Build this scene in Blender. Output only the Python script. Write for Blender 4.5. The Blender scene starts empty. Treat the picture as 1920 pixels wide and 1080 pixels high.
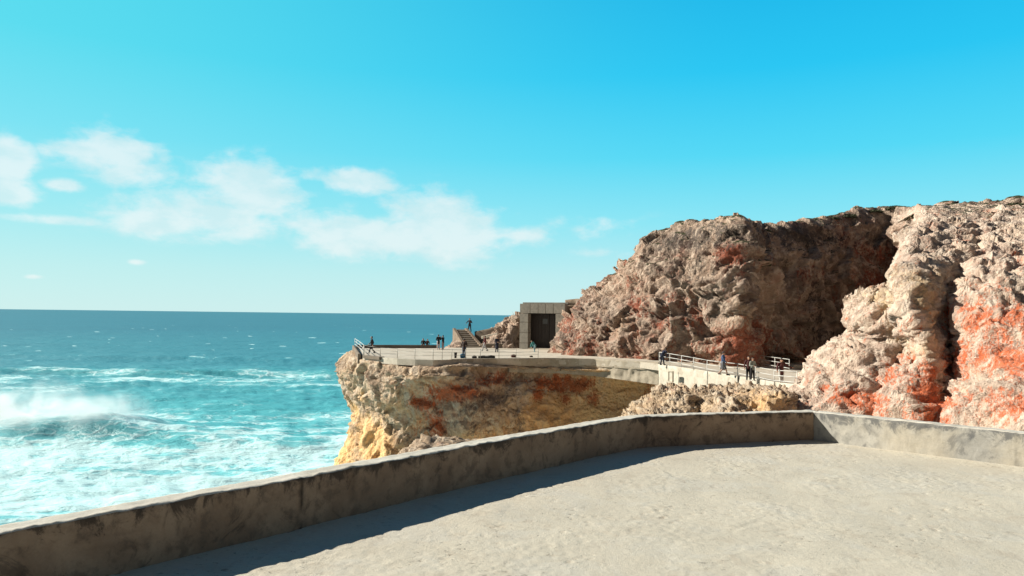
import bpy, bmesh, math, random
import numpy as np
from mathutils import Matrix, Vector
random.seed(4); rng = np.random.default_rng(7)
scene = bpy.context.scene
COL = scene.collection
R = math.radians
# ------------------------------------------------------------------ camera model
F, H = 1386.7, 2.0
ROLL = math.atan(0.0125); PITCH = math.atan(50 / F)
def ray(px, py):
    u, v = px - 960, py - 540
    c, s = math.cos(ROLL), math.sin(ROLL)
    u2, v2 = c * u + s * v, -s * u + c * v
    return u2, F * math.cos(PITCH) + v2 * math.sin(PITCH), F * math.sin(PITCH) - v2 * math.cos(PITCH)
def at(px, py, Y):
    x, y, z = ray(px, py); t = Y / y
    return np.array([x * t, Y, H + z * t])
def on(px, py, z):
    x, y, dz = ray(px, py); t = (z - H) / dz
    return np.array([x * t, y * t, z])
cam_d = bpy.data.cameras.new('camera'); cam = bpy.data.objects.new('camera', cam_d); COL.objects.link(cam)
cam_d.sensor_width = 36; cam_d.lens = F / 1920 * 36; cam_d.clip_start = 0.05; cam_d.clip_end = 60000
cam.matrix_world = Matrix.Translation((0, 0, H)) @ Matrix.Rotation(R(90) + PITCH, 4, 'X') @ Matrix.Rotation(ROLL, 4, 'Z')
scene.camera = cam

# ------------------------------------------------------------------ noise (numpy)
def _hash(ix, iy, iz, seed):
    h = (ix.astype(np.int64) * 374761393 + iy.astype(np.int64) * 668265263 + iz.astype(np.int64) * 2147483647 + seed * 974634777) & 0xffffffff
    h = ((h ^ (h >> 13)) * 1274126177) & 0xffffffff
    h = ((h ^ (h >> 16)) * 2246822519) & 0xffffffff
    return h ^ (h >> 15)
_G = rng.normal(size=(256, 3)); _G /= np.linalg.norm(_G, axis=1)[:, None]
def perlin(p, seed=0):
    i = np.floor(p).astype(np.int64); f = p - i
    w = f * f * f * (f * (f * 6 - 15) + 10)
    out = 0
    for dx in (0, 1):
        wx = w[:, 0] if dx else 1 - w[:, 0]
        for dy in (0, 1):
            wy = w[:, 1] if dy else 1 - w[:, 1]
            for dz in (0, 1):
                wz = w[:, 2] if dz else 1 - w[:, 2]
                g = _G[_hash(i[:, 0] + dx, i[:, 1] + dy, i[:, 2] + dz, seed) & 255]
                out = out + wx * wy * wz * (g[:, 0] * (f[:, 0] - dx) + g[:, 1] * (f[:, 1] - dy) + g[:, 2] * (f[:, 2] - dz))
    return out * 1.5
def fbm(p, o=4, seed=0, gain=.5):
    a, s, out = 1., 1., 0
    for k in range(o):
        out = out + a * perlin(p * s, seed + k); a *= gain; s *= 2.03
    return out
def ridged(p, o=4, seed=0, gain=.5):
    a, s, out, t = 1., 1., 0, 0
    for k in range(o):
        out = out + a * (1 - 2 * np.abs(perlin(p * s, seed + k))); t += a; a *= gain; s *= 2.07
    return out / t
def worley(p, seed=0):
    i = np.floor(p).astype(np.int64)
    f1 = np.full(len(p), 9.); f2 = np.full(len(p), 9.)
    for dx in (-1, 0, 1):
        for dy in (-1, 0, 1):
            for dz in (-1, 0, 1):
                h = _hash(i[:, 0] + dx, i[:, 1] + dy, i[:, 2] + dz, seed)
                q = np.stack([i[:, 0] + dx + (h & 1023) / 1023., i[:, 1] + dy + ((h >> 10) & 1023) / 1023., i[:, 2] + dz + ((h >> 20) & 1023) / 1023.], 1)
                d = np.sqrt(((q - p) ** 2).sum(1))
                m = d < f1
                f2 = np.where(m, f1, np.minimum(f2, d)); f1 = np.where(m, d, f1)
    return f1, f2
def facets(p, seed=0):
    """angular blocks: every cell of a 3-D Voronoi division is a tilted plane of its own"""
    i = np.floor(p).astype(np.int64); f1 = np.full(len(p), 9.); val = np.zeros(len(p))
    for dx in (-1, 0, 1):
        for dy in (-1, 0, 1):
            for dz in (-1, 0, 1):
                h = _hash(i[:, 0] + dx, i[:, 1] + dy, i[:, 2] + dz, seed)
                q = np.stack([i[:, 0] + dx + (h & 1023) / 1023., i[:, 1] + dy + ((h >> 10) & 1023) / 1023., i[:, 2] + dz + ((h >> 20) & 1023) / 1023.], 1)
                e = p - q; d = (e ** 2).sum(1); m = d < f1
                g = _G[(h >> 7) & 255]
                v = (e * g).sum(1) * 1.1 + (((h >> 3) & 255) / 255. - .5) * .55
                f1 = np.where(m, d, f1); val = np.where(m, v, val)
    return val
def sstep(a, b, x):
    t = np.clip((x - a) / (b - a), 0, 1); return t * t * (3 - 2 * t)

# ------------------------------------------------------------------ object helpers
def link(name, me, mat=None, parent=None, smooth=True):
    o = bpy.data.objects.new(name, me); COL.objects.link(o)
    if mat is not None: me.materials.append(mat)
    if smooth and len(me.polygons): me.polygons.foreach_set('use_smooth', np.ones(len(me.polygons), bool))
    if parent is not None: o.parent = parent
    return o
def np_mesh(name, v, f, attrs=None):
    me = bpy.data.meshes.new(name)
    v = np.asarray(v, np.float32); f = np.asarray(f, np.int32)
    me.vertices.add(len(v)); me.vertices.foreach_set('co', v.ravel())
    me.loops.add(f.size); me.loops.foreach_set('vertex_index', f.ravel())
    me.polygons.add(len(f)); me.polygons.foreach_set('loop_start', np.arange(0, f.size, f.shape[1], dtype=np.int32))
    me.update(calc_edges=True); me.validate()
    for k, a in (attrs or {}).items():
        at_ = me.attributes.new(k, 'FLOAT', 'POINT'); at_.data.foreach_set('value', np.asarray(a, np.float32))
    return me
def quads(nv, nu):
    idx = np.arange(nv * nu).reshape(nv, nu)
    return np.stack([idx[:-1, :-1], idx[:-1, 1:], idx[1:, 1:], idx[1:, :-1]], -1).reshape(-1, 4)
def tag(o, label=None, cat=None, group=None, kind=None):
    if label: o['label'] = label
    if cat: o['category'] = cat
    if group: o['group'] = group
    if kind: o['kind'] = kind
    return o
def empty(name, loc, rz=0.0):
    o = bpy.data.objects.new(name, None); COL.objects.link(o); o.location = loc; o.rotation_euler = (0, 0, rz); o.empty_display_size = .2
    return o
def bm_box(bm, c, s, rz=0.0, bev=0.0):
    m = Matrix.Translation(c) @ Matrix.Rotation(rz, 4, 'Z') @ Matrix.Diagonal((s[0], s[1], s[2], 1))
    r = bmesh.ops.create_cube(bm, size=1, matrix=m)
    if bev:
        es = list({e for v in r['verts'] for e in v.link_edges})
        bmesh.ops.bevel(bm, geom=es, offset=bev, segments=2, affect='EDGES', profile=.6)
def bm_tube(bm, p0, p1, r0, r1=None, n=10, caps=True):
    r1 = r0 if r1 is None else r1
    p0, p1 = Vector(p0), Vector(p1); d = p1 - p0
    m = Matrix.Translation((p0 + p1) / 2) @ d.to_track_quat('Z', 'Y').to_matrix().to_4x4()
    bmesh.ops.create_cone(bm, cap_ends=caps, segments=n, radius1=r0, radius2=r1, depth=d.length, matrix=m)
def bm_ball(bm, c, r, n=10, rot=None):
    r = (r, r, r) if not hasattr(r, '__len__') else r
    m = Matrix.Translation(c) @ (rot.to_matrix().to_4x4() if rot is not None else Matrix()) @ Matrix.Diagonal((r[0], r[1], r[2], 1))
    bmesh.ops.create_uvsphere(bm, u_segments=n + 2, v_segments=n, radius=1, matrix=m)
def bm_obj(name, bm, mat, parent=None, smooth=False):
    me = bpy.data.meshes.new(name); bm.normal_update(); bm.to_mesh(me); bm.free()
    return link(name, me, mat, parent, smooth)

# ------------------------------------------------------------------ node helpers
class NT:
    def __init__(s, tree): s.t = tree; s.n = tree.nodes; s.l = tree.links
    def put(s, sock, v):
        if hasattr(v, 'links') or hasattr(v, 'is_linked'): s.l.new(v, sock)
        elif v is not None:
            if hasattr(sock.default_value, '__len__') and not hasattr(v, '__len__'): v = (v,) * len(sock.default_value)
            if hasattr(sock.default_value, '__len__') and len(v) == 3 and len(sock.default_value) == 4: v = (*v, 1)
            sock.default_value = v
    def node(s, typ, ins=None, **kw):
        n = s.n.new(typ)
        for k, v in kw.items(): setattr(n, k, v)
        for k, v in (ins or {}).items(): s.put(n.inputs[k], v)
        return n
    def math(s, op, a, b=0.0, c=0.0, clamp=False):
        n = s.n.new('ShaderNodeMath'); n.operation = op; n.use_clamp = clamp
        for i, v in enumerate((a, b, c)): s.put(n.inputs[i], v)
        return n.outputs[0]
    def vmath(s, op, a, b=(0, 0, 0)):
        n = s.n.new('ShaderNodeVectorMath'); n.operation = op; s.put(n.inputs[0], a); s.put(n.inputs[1], b); return n.outputs[0]
    def noise(s, vec, scale, detail=4, rough=.55, dist=0.0):
        return s.node('ShaderNodeTexNoise', {'Vector': vec, 'Scale': scale, 'Detail': detail, 'Roughness': rough, 'Distortion': dist}).outputs['Fac']
    def voro(s, vec, scale, feature='F1', out='Distance', rnd=1.0):
        return s.node('ShaderNodeTexVoronoi', {'Vector': vec, 'Scale': scale, 'Randomness': rnd}, feature=feature).outputs[out]
    def ss(s, a, b, x):
        return s.node('ShaderNodeMapRange', {'Value': x, 'From Min': a, 'From Max': b}, interpolation_type='SMOOTHSTEP').outputs[0]
    def lin(s, x, a, b, c, d):
        return s.node('ShaderNodeMapRange', {'Value': x, 'From Min': a, 'From Max': b, 'To Min': c, 'To Max': d}).outputs[0]
    def mix(s, f, a, b, mode='MIX'):
        n = s.n.new('ShaderNodeMix'); n.data_type = 'RGBA'; n.blend_type = mode
        s.put(n.inputs[0], f); s.put(n.inputs[6], a); s.put(n.inputs[7], b); return n.outputs[2]
    def attr(s, name): return s.node('ShaderNodeAttribute', attribute_name=name).outputs['Fac']
    def obj(s): return s.node('ShaderNodeTexCoord').outputs['Object']
    def bump(s, h, strength=.5, dist=.05, nrm=None):
        return s.node('ShaderNodeBump', {'Height': h, 'Strength': strength, 'Distance': dist, 'Normal': nrm} if nrm is not None else {'Height': h, 'Strength': strength, 'Distance': dist}).outputs[0]
def material(name):
    m = bpy.data.materials.new(name); m.use_nodes = True
    t = NT(m.node_tree); b = m.node_tree.nodes['Principled BSDF']
    return m, t, b
def plain(name, col, rough=.7, metal=0.0, var=.25, scale=6, bump=.0):
    m, t, b = material(name); o = t.obj()
    n = t.noise(o, scale, 5, .6)
    c = t.mix(n, tuple(x * (1 - var) for x in col), tuple(min(1, x * (1 + var)) for x in col))
    t.put(b.inputs['Base Color'], c); b.inputs['Roughness'].default_value = rough; b.inputs['Metallic'].default_value = metal
    if bump: t.put(b.inputs['Normal'], t.bump(t.noise(o, scale * 6, 4), bump, .02))
    return m

# ------------------------------------------------------------------ materials
def rock_material(name, grey, tan, pale, rust, rust2, ochre, dark, fine=1.0, spec=.25):
    m, t, b = material(name); o = t.obj()
    w = t.vmath('ADD', o, t.vmath('SCALE', t.node('ShaderNodeTexNoise', {'Vector': o, 'Scale': .5 * fine, 'Detail': 3}).outputs['Color']))
    t.n[-1] if False else None
    n1 = t.noise(o, .22 * fine, 6, .6, .4); n2 = t.noise(o, .9 * fine, 6, .62, .3); n3 = t.noise(o, 3.4 * fine, 6, .65)
    c = t.mix(t.ss(.42, .58, n1), grey, tan)
    c = t.mix(t.math('MULTIPLY', t.ss(.46, .62, n2), .8), c, pale)
    c = t.mix(t.math('MULTIPLY', t.ss(.56, .70, t.noise(o, 1.6 * fine, 5, .7, .6)), .55), c, tuple(x * .5 for x in grey))
    # pinkish mottling
    c = t.mix(t.math('MULTIPLY', t.ss(.54, .68, t.noise(o, .65 * fine, 6, .7, .5)), t.math('ADD', .2, t.attr('pink'), clamp=True)), c, (.36, .20, .145))
    ov = t.vmath('MULTIPLY', o, (1, 1, .5))
    jag = t.math('ADD', t.math('MULTIPLY', t.noise(ov, 1.1 * fine, 8, .74, .6), .75), t.math('MULTIPLY', t.noise(ov, 5.5 * fine, 6, .72, .3), .5))
    oc = t.math('MULTIPLY', t.ss(.35, 1.0, t.math('ADD', t.attr('ochre'), t.math('MULTIPLY', t.math('SUBTRACT', jag, .62), 1.3))), .85)
    c = t.mix(oc, c, t.mix(n2, ochre, tuple(x * 1.25 for x in ochre)))
    rs = t.ss(.36, .80, t.math('ADD', t.math('MULTIPLY', t.attr('rust'), .92), t.math('MULTIPLY', t.math('SUBTRACT', jag, .66), 3.0)))
    c = t.mix(t.math('MULTIPLY', rs, .86), c, t.mix(t.ss(.35, .65, n3), rust2, rust))
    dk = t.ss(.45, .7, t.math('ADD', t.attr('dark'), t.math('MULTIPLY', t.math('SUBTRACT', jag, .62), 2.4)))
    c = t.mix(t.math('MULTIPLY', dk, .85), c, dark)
    gr = t.ss(.45, .65, t.math('ADD', t.attr('green'), t.math('SUBTRACT', n3, .5)))
    c = t.mix(gr, c, (.055, .06, .028))
    c = t.mix(1.0, c, t.mix(n3, (.72, .72, .72), (1.25, 1.25, 1.25)), 'MULTIPLY')
    t.put(b.inputs['Base Color'], c)
    b.inputs['Roughness'].default_value = .92; b.inputs['Specular IOR Level'].default_value = spec
    h = t.math('ADD', t.noise(o, 2.2 * fine, 8, .68, .3), t.math('MULTIPLY', t.voro(w, 3.5 * fine), .35))
    t.put(b.inputs['Normal'], t.bump(h, 1.0, .34 / fine))
    return m

LIME = rock_material('limestone_cliff', (.225, .17, .135), (.39, .285, .215), (.55, .44, .35), (.30, .065, .028), (.20, .055, .03), (.40, .27, .13), (.075, .062, .055))
CRAGM = rock_material('orange_limestone', (.44, .34, .275), (.57, .45, .355), (.67, .575, .48), (.62, .105, .012), (.46, .12, .05), (.56, .43, .24), (.16, .12, .10), 1.7)
HEADM = rock_material('ochre_limestone', (.40, .30, .215), (.52, .39, .26), (.60, .51, .40), (.46, .10, .028), (.32, .09, .035), (.82, .52, .235), (.19, .15, .12))

def concrete(name, base, light, dark, stain, fine=1.0, zstain=None, bumps=.35, warm=None):
    m, t, b = material(name); o = t.obj()
    n1 = t.noise(o, 1.1 * fine, 7, .62, .5); n2 = t.noise(o, 5.5 * fine, 6, .65, .2); n3 = t.noise(o, 40 * fine, 5, .7)
    c = t.mix(t.ss(.36, .64, n1), base, light)
    c = t.mix(t.math('MULTIPLY', t.ss(.48, .66, n2), .7), c, dark)
    if warm: c = t.mix(t.math('MULTIPLY', t.ss(.45, .65, t.noise(o, .55 * fine, 5, .6, .3)), .7), c, warm)
    sep = t.node('ShaderNodeSeparateXYZ', {'Vector': o})
    if zstain:
        z0, z1, zs = zstain
        st = t.noise(t.vmath('MULTIPLY', o, (1, 1, .75)), 3.0 * fine, 9, .74, .7)
        k = t.math('ADD', t.lin(sep.outputs[2], z0, z1, -.16, .14), st)
        c = t.mix(t.math('MULTIPLY', t.ss(.505, .635, k), zs), c, stain)
        k2 = t.noise(o, 2.1 * fine, 8, .72, 1.2)
        c = t.mix(t.math('MULTIPLY', t.ss(.55, .66, k2), zs * .6), c, stain)
    else:
        c = t.mix(t.math('MULTIPLY', t.ss(.60, .72, t.noise(o, 2.1 * fine, 8, .72, 1.)), .5), c, stain)
    c = t.mix(t.attr('crack'), c, tuple(x * .35 for x in stain))
    c = t.mix(1.0, c, t.mix(n3, (.82, .82, .82), (1.16, 1.16, 1.16)), 'MULTIPLY')
    t.put(b.inputs['Base Color'], c)
    b.inputs['Roughness'].default_value = .9; b.inputs['Specular IOR Level'].default_value = .25
    h = t.math('ADD', t.math('MULTIPLY', n2, .7), t.math('MULTIPLY', t.noise(o, 22 * fine, 7, .7, .2), .6))
    t.put(b.inputs['Normal'], t.bump(h, bumps, .03 / fine))
    return m
PARL = concrete('weathered_brown_render', (.29, .20, .135), (.42, .30, .205), (.175, .125, .088), (.06, .045, .035), 1.3, (.22, .50, .85))
PARR = concrete('weathered_grey_render', (.33, .325, .30), (.46, .45, .405), (.25, .25, .235), (.10, .105, .11), 1.0, (.05, .46, .8), .3, (.44, .395, .31))
PARTOP = concrete('pale_cement_cap', (.50, .475, .415), (.60, .575, .51), (.42, .39, .33), (.34, .31, .26), 1.2)
FARC = concrete('pale_cement', (.47, .425, .35), (.56, .51, .43), (.39, .35, .28), (.30, .26, .20), .25, None, .3)
BLOCK = concrete('grey_stone_block', (.235, .225, .195), (.30, .285, .245), (.18, .17, .15), (.10, .095, .085), .7, None, .3)
WHITEW = concrete('whitewashed_render', (.46, .43, .36), (.54, .50, .42), (.38, .34, .27), (.36, .31, .24), .35, None, .35)
RETW = concrete('retaining_render', (.36, .32, .25), (.43, .38, .30), (.29, .25, .19), (.23, .19, .14), .4, None, .4)
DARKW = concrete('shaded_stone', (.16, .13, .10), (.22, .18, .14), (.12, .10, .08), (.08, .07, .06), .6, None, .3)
STEPM = concrete('worn_step_stone', (.20, .15, .11), (.27, .21, .155), (.15, .11, .08), (.14, .10, .08), .8, None, .3)
WOOD = plain('dark_door_wood', (.05, .042, .038), .6, 0, .4, 9, .3)
STEEL = plain('galvanised_white_paint', (.60, .60, .57), .4, .0, .1, 20)
WIRE = plain('dull_steel', (.34, .34, .31), .5, .3, .15, 20)
GLASSM = plain('dusty_window', (.13, .14, .14), .2, 0, .2, 3)

# floor
def floor_material():
    m, t, b = material('rough_cement_floor'); o = t.obj()
    n1 = t.noise(o, .55, 6, .6, .4); n2 = t.noise(o, 3.0, 7, .65, .4); n3 = t.noise(o, 30, 6, .7)
    c = t.mix(t.ss(.35, .65, n1), (.52, .485, .40), (.575, .535, .44))
    c = t.mix(t.math('MULTIPLY', t.ss(.46, .66, t.noise(o, 1.4, 6, .65, .8)), .6), c, (.53, .515, .455))
    c = t.mix(t.math('MULTIPLY', t.ss(.52, .70, n2), .45), c, (.43, .37, .29))
    pit = t.ss(.60, .67, t.noise(t.vmath('MULTIPLY', o, (1, 1.6, 1)), 13, 5, .68, .5))
    pit = t.math('MULTIPLY', pit, t.ss(.45, .60, t.noise(o, 1.1, 3)))
    c = t.mix(t.math('MULTIPLY', pit, .75), c, (.20, .17, .13))
    wn = t.node('ShaderNodeTexNoise', {'Vector': o, 'Scale': 2.2, 'Detail': 6}).outputs['Color']
    ck = t.voro(t.vmath('ADD', o, t.vmath('MULTIPLY', t.vmath('SUBTRACT', wn, (.5, .5, .5)), (.5, .5, 0))), .42, 'DISTANCE_TO_EDGE')
    ck = t.math('MULTIPLY', t.ss(.010, .002, ck), t.ss(.50, .62, t.noise(o, .9, 3)))
    c = t.mix(t.math('MULTIPLY', ck, .12), c, (.16, .135, .10))
    c = t.mix(t.math('MULTIPLY', t.ss(.60, .66, t.noise(o, .75, 7, .6, 1.2)), .35), c, (.44, .41, .35))
    c = t.mix(1.0, c, t.mix(n3, (.80, .80, .80), (1.16, 1.16, 1.16)), 'MULTIPLY')
    t.put(b.inputs['Base Color'], c); b.inputs['Roughness'].default_value = .9; b.inputs['Specular IOR Level'].default_value = .2
    h = t.math('SUBTRACT', t.math('ADD', t.math('MULTIPLY', t.noise(o, 16, 8, .72, .3), .6), t.math('MULTIPLY', t.noise(o, 70, 5, .7), .35)), t.math('MULTIPLY', pit, .5))
    t.put(b.inputs['Normal'], t.bump(h, .5, .03))
    return m
FLOORM = floor_material()

# ------------------------------------------------------------------ generic rock sheet
def catmull(P, t):
    n = len(P); i = np.clip(np.floor(t).astype(int), 0, n - 2); f = (t - i)[:, None]
    f = f.reshape((-1,) + (1,) * (P.ndim - 1))
    p0 = P[np.clip(i - 1, 0, n - 1)]; p1 = P[i]; p2 = P[i + 1]; p3 = P[np.clip(i + 2, 0, n - 1)]
    return .5 * (2 * p1 + (p2 - p0) * f + (2 * p0 - 5 * p1 + 4 * p2 - p3) * f * f + (3 * p1 - p0 - 3 * p2 + p3) * f ** 3)
def param(P, step, cap=4000):
    seg = np.linalg.norm(np.diff(P, axis=0), axis=2).mean(1)
    # spacing in hidden far cells may be coarser
    cnt = np.maximum(2, np.minimum((seg / step).astype(int), cap))
    return np.concatenate([k + np.arange(c) / c for k, c in enumerate(cnt)] + [[len(cnt)]])
def grid_normals(G):
    du = np.gradient(G, axis=1); dv = np.gradient(G, axis=0)
    n = np.cross(du, dv); l = np.linalg.norm(n, axis=2, keepdims=True); return n / np.maximum(l, 1e-9)
def smooth_grid(A, k):
    for _ in range(k):
        B = A.copy(); B[1:-1] = (A[:-2] + 2 * A[1:-1] + A[2:]) / 4; A = B.copy(); A[:, 1:-1] = (B[:, :-2] + 2 * B[:, 1:-1] + B[:, 2:]) / 4
    return A
def sheet(ctrl, step, flip=False, cap=140):
    P = np.asarray(ctrl, float)                               # rows (v) x cols (u) x 3
    tv = param(P, step, cap); G = catmull(P, tv); sheet.tv = tv
    Q = np.swapaxes(G, 0, 1)
    tu = param(np.swapaxes(P, 0, 1), step, cap); G = np.swapaxes(catmull(Q, tu), 0, 1)
    return G
def rocky(G, amps, seed, out=None, strat=.0, damp=None):
    """displace a sheet along its normal with several scales of rock noise; returns the displaced grid"""
    N = grid_normals(G); N = smooth_grid(N, 6)
    p = G.reshape(-1, 3)
    warp = np.stack([fbm(p / 5.0 + 11, 3, seed + 50), fbm(p / 5.0 + 37, 3, seed + 60), fbm(p / 5.0 + 71, 3, seed + 70)], 1)
    q = p + warp * 1.3
    d = np.zeros(len(p))
    for kind, sc, amp in amps:
        s = q / sc
        if kind == 'r': d += amp * ridged(s, 5, seed, .55)
        elif kind == 'f': d += amp * fbm(s, 5, seed + 5, .55)
        elif kind == 'w':
            f1, f2 = worley(s * np.array([1, 1, 1.25]), seed + 9); d += amp * (.75 - f1 * 1.1)
        elif kind == 'c':
            f1, f2 = worley(s, seed + 13); d += amp * (np.minimum(f2 - f1, .35) / .35 - .6)
        elif kind == 'k': d += amp * facets(s * np.array([1, 1, 1.35]), seed + 17)
        elif kind == 's':                                        # strata: horizontal ledges
            zz = p[:, 2] + .35 * p[:, 0] * .3 + warp[:, 0] * .8
            d += amp * ridged(np.stack([p[:, 0] * .12, p[:, 1] * .12, zz / sc], 1), 3, seed + 21)
    if damp is not None: d = d * damp.ravel()
    return (p + N.reshape(-1, 3) * d[:, None]).reshape(G.shape)
def blobs(p, L):
    m = np.zeros(len(p))
    for (px, py, d, rx, rz, w) in L:                            # centre by picture place and depth; radii in metres
        c = at(px, py, d)
        m = np.maximum(m, w * np.exp(-(((p[:, 0] - c[0]) / rx) ** 2 + ((p[:, 2] - c[2]) / rz) ** 2 + ((p[:, 1] - c[1]) / (3.5 * max(rx, rz))) ** 2)))
    return m
def rock_obj(name, grids, mat, attrs):
    V, Fc, A, base = [], [], {k: [] for k in ('rust', 'ochre', 'dark', 'pink', 'green')}, 0
    for G in grids:
        nv, nu = G.shape[:2]; p = G.reshape(-1, 3)
        V.append(p); Fc.append(quads(nv, nu) + base); base += len(p)
        n = grid_normals(G).reshape(-1, 3)
        for k in A:
            a = attrs[k](p, n) if k in attrs else 0
            A[k].append(np.zeros(len(p)) + a)
    me = np_mesh(name, np.concatenate(V), np.concatenate(Fc), {k: np.concatenate(v) for k, v in A.items()})
    return link(name, me, mat)
def A3(rows): return np.array([[at(*p) for p in r] for r in rows])

# ------------------------------------------------------------------ sun and world
SUN_EL = R(30); to_sun = Vector((-.977 * math.cos(SUN_EL), .212 * math.cos(SUN_EL), math.sin(SUN_EL))).normalized()
sd = bpy.data.lights.new('sun', 'SUN'); sd.energy = 5.0; sd.angle = R(.5); sd.color = (1, .92, .79)
so = bpy.data.objects.new('sun', sd); COL.objects.link(so); so.rotation_euler = to_sun.to_track_quat('Z', 'Y').to_euler(); so.location = (-60, 20, 60)
def build_world():
    w = bpy.data.worlds.new('World'); scene.world = w; w.use_nodes = True
    t = NT(w.node_tree); bg = w.node_tree.nodes['Background']
    sky = t.node('ShaderNodeTexSky', sky_type='NISHITA', sun_disc=False)
    sky.sun_elevation = SUN_EL; sky.sun_rotation = math.atan2(to_sun.x, to_sun.y); sky.dust_density = .6; sky.ozone_density = 2.0
    d = t.node('ShaderNodeTexCoord').outputs['Generated']
    sp = t.node('ShaderNodeSeparateXYZ', {'Vector': d}); x, y, z = sp.outputs
    el = t.math('ARCSINE', z); az = t.math('ARCTAN2', x, y)
    ed = t.math('MULTIPLY', el, 180 / math.pi); ad = t.math('MULTIPLY', az, 180 / math.pi)
    K = 10.0                                                     # colours below are seen values; strength 0.1 divides them
    ramp = t.node('ShaderNodeValToRGB', {'Fac': t.math('DIVIDE', ed, 90, clamp=True)}); cr = ramp.color_ramp
    stops = SKY_STOPS
    while len(cr.elements) < len(stops): cr.elements.new(.5)
    for e, (p, c) in zip(cr.elements, stops): e.position = p / 90; e.color = (*c, 1)
    rampl = t.node('ShaderNodeValToRGB', {'Fac': t.math('DIVIDE', ed, 90, clamp=True)}); cl = rampl.color_ramp
    while len(cl.elements) < len(SKY_LEFT): cl.elements.new(.5)
    for e, (p, c) in zip(cl.elements, SKY_LEFT): e.position = p / 90; e.color = (*c, 1)
    side = t.math('MULTIPLY', t.ss(22, -42, ad), t.ss(-170, -80, ad))
    col = t.mix(side, ramp.outputs[0], rampl.outputs[0])
    aside = t.ss(48, 105, t.math('ABSOLUTE', ad))
    col = t.mix(aside, col, t.mix(t.ss(20, 60, ed), (.135, .145, .16), (.01, .02, .04)))
    # fair-weather clouds low over the sea, drawn on the sky by direction
    def px_dir(px, py):
        a, b, c = ray(px, py); return math.degrees(math.atan2(a, b)), math.degrees(math.atan2(c, math.hypot(a, b)))
    vec = t.node('ShaderNodeCombineXYZ', {0: t.math('MULTIPLY', ad, .16), 1: t.math('MULTIPLY', ed, .30), 2: 3.7}).outputs[0]
    n = t.noise(vec, 1.0, 9, .58, .25); nb = t.noise(vec, 4.0, 6, .6, .3)
    tot = None
    for (px, py, rx, ry, wgt) in CLOUDS:
        a, e = px_dir(px, py); k = 180 / math.pi / F
        g = t.math('ADD', t.math('POWER', t.math('DIVIDE', t.math('SUBTRACT', ad, a), rx * k), 2), t.math('POWER', t.math('DIVIDE', t.math('SUBTRACT', ed, e), ry * k), 2))
        g = t.math('MULTIPLY', t.math('POWER', math.e, t.math('MULTIPLY', g, -1)), wgt)
        tot = g if tot is None else t.math('MAXIMUM', tot, g)
    f = t.math('ADD', tot, t.math('ADD', t.math('MULTIPLY', t.math('SUBTRACT', n, .5), 1.55), t.math('MULTIPLY', t.math('SUBTRACT', nb, .5), .75)))
    mask = t.math('MULTIPLY', t.ss(.22, .86, f), t.ss(.02, .3, tot))
    shade = t.ss(.35, .62, t.noise(t.vmath('ADD', vec, (.05, -.12, 0)), 2.2, 7, .55))
    cloud = t.mix(shade, (.72, .93, .95), (.90, 1.0, 1.0))
    col = t.mix(t.math('MULTIPLY', mask, .80), col, cloud)
    scaled = t.vmath('SCALE', col); scaled.node.inputs['Scale'].default_value = K * SKY_GAIN
    final = t.mix(.05, scaled, sky.outputs[0])
    t.put(bg.inputs['Color'], final); bg.inputs['Strength'].default_value = .1
SKY_STOPS = [(0, (.66, .93, .94)), (3, (.55, .91, .95)), (7, (.28, .86, .99)), (12, (.085, .75, 1.0)), (18, (.014, .62, .98)), (24, (.005, .52, .90)), (32, (.005, .12, .30)), (90, (.004, .02, .06))]
SKY_LEFT = [(0, (.64, .93, .93)), (3, (.54, .91, .92)), (7, (.36, .88, .94)), (12, (.20, .82, .95)), (18, (.10, .78, .92)), (24, (.085, .76, .90)), (34, (.006, .12, .28)), (90, (.004, .02, .06))]
CLOUDS = [(835, 425, 123.9, 65.0, 1.28), (720, 440, 153.4, 43.75, 1.16), (600, 420, 82.6, 31.25, 0.85), (470, 360, 100.3, 56.25, 1.16), (380, 400, 141.6, 47.5, 1.04), (280, 415, 70.8, 27.5, 0.98), (210, 280, 88.5, 40.0, 0.92), (250, 325, 82.6, 31.25, 0.73), (10, 300, 33.98, 37.05, 1.22), (20, 360, 42.48, 24.38, 0.98), (120, 348, 33.04, 11.25, 1.04), (670, 340, 76.7, 25.0, 0.92), (590, 330, 47.2, 20.0, 0.61), (1110, 425, 143.37, 27.5, 0.38), (960, 440, 94.4, 27.5, 0.73), (1130, 472, 79.65, 12.5, 0.34), (440, 440, 70.8, 22.5, 0.98), (255, 492, 16.52, 6.25, 0.85), (62, 519, 16.52, 5.0, 0.85), (1180, 480, 47.79, 15.0, 0.38), (100, 410, 177.0, 8.75, 0.51), (820, 490, 106.2, 12.5, 0.49)]
SKY_GAIN = .565
build_world()
scene.view_settings.view_transform = 'Standard'; scene.view_settings.look = 'None'
scene.view_settings.exposure = .72; scene.view_settings.gamma = 1

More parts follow.
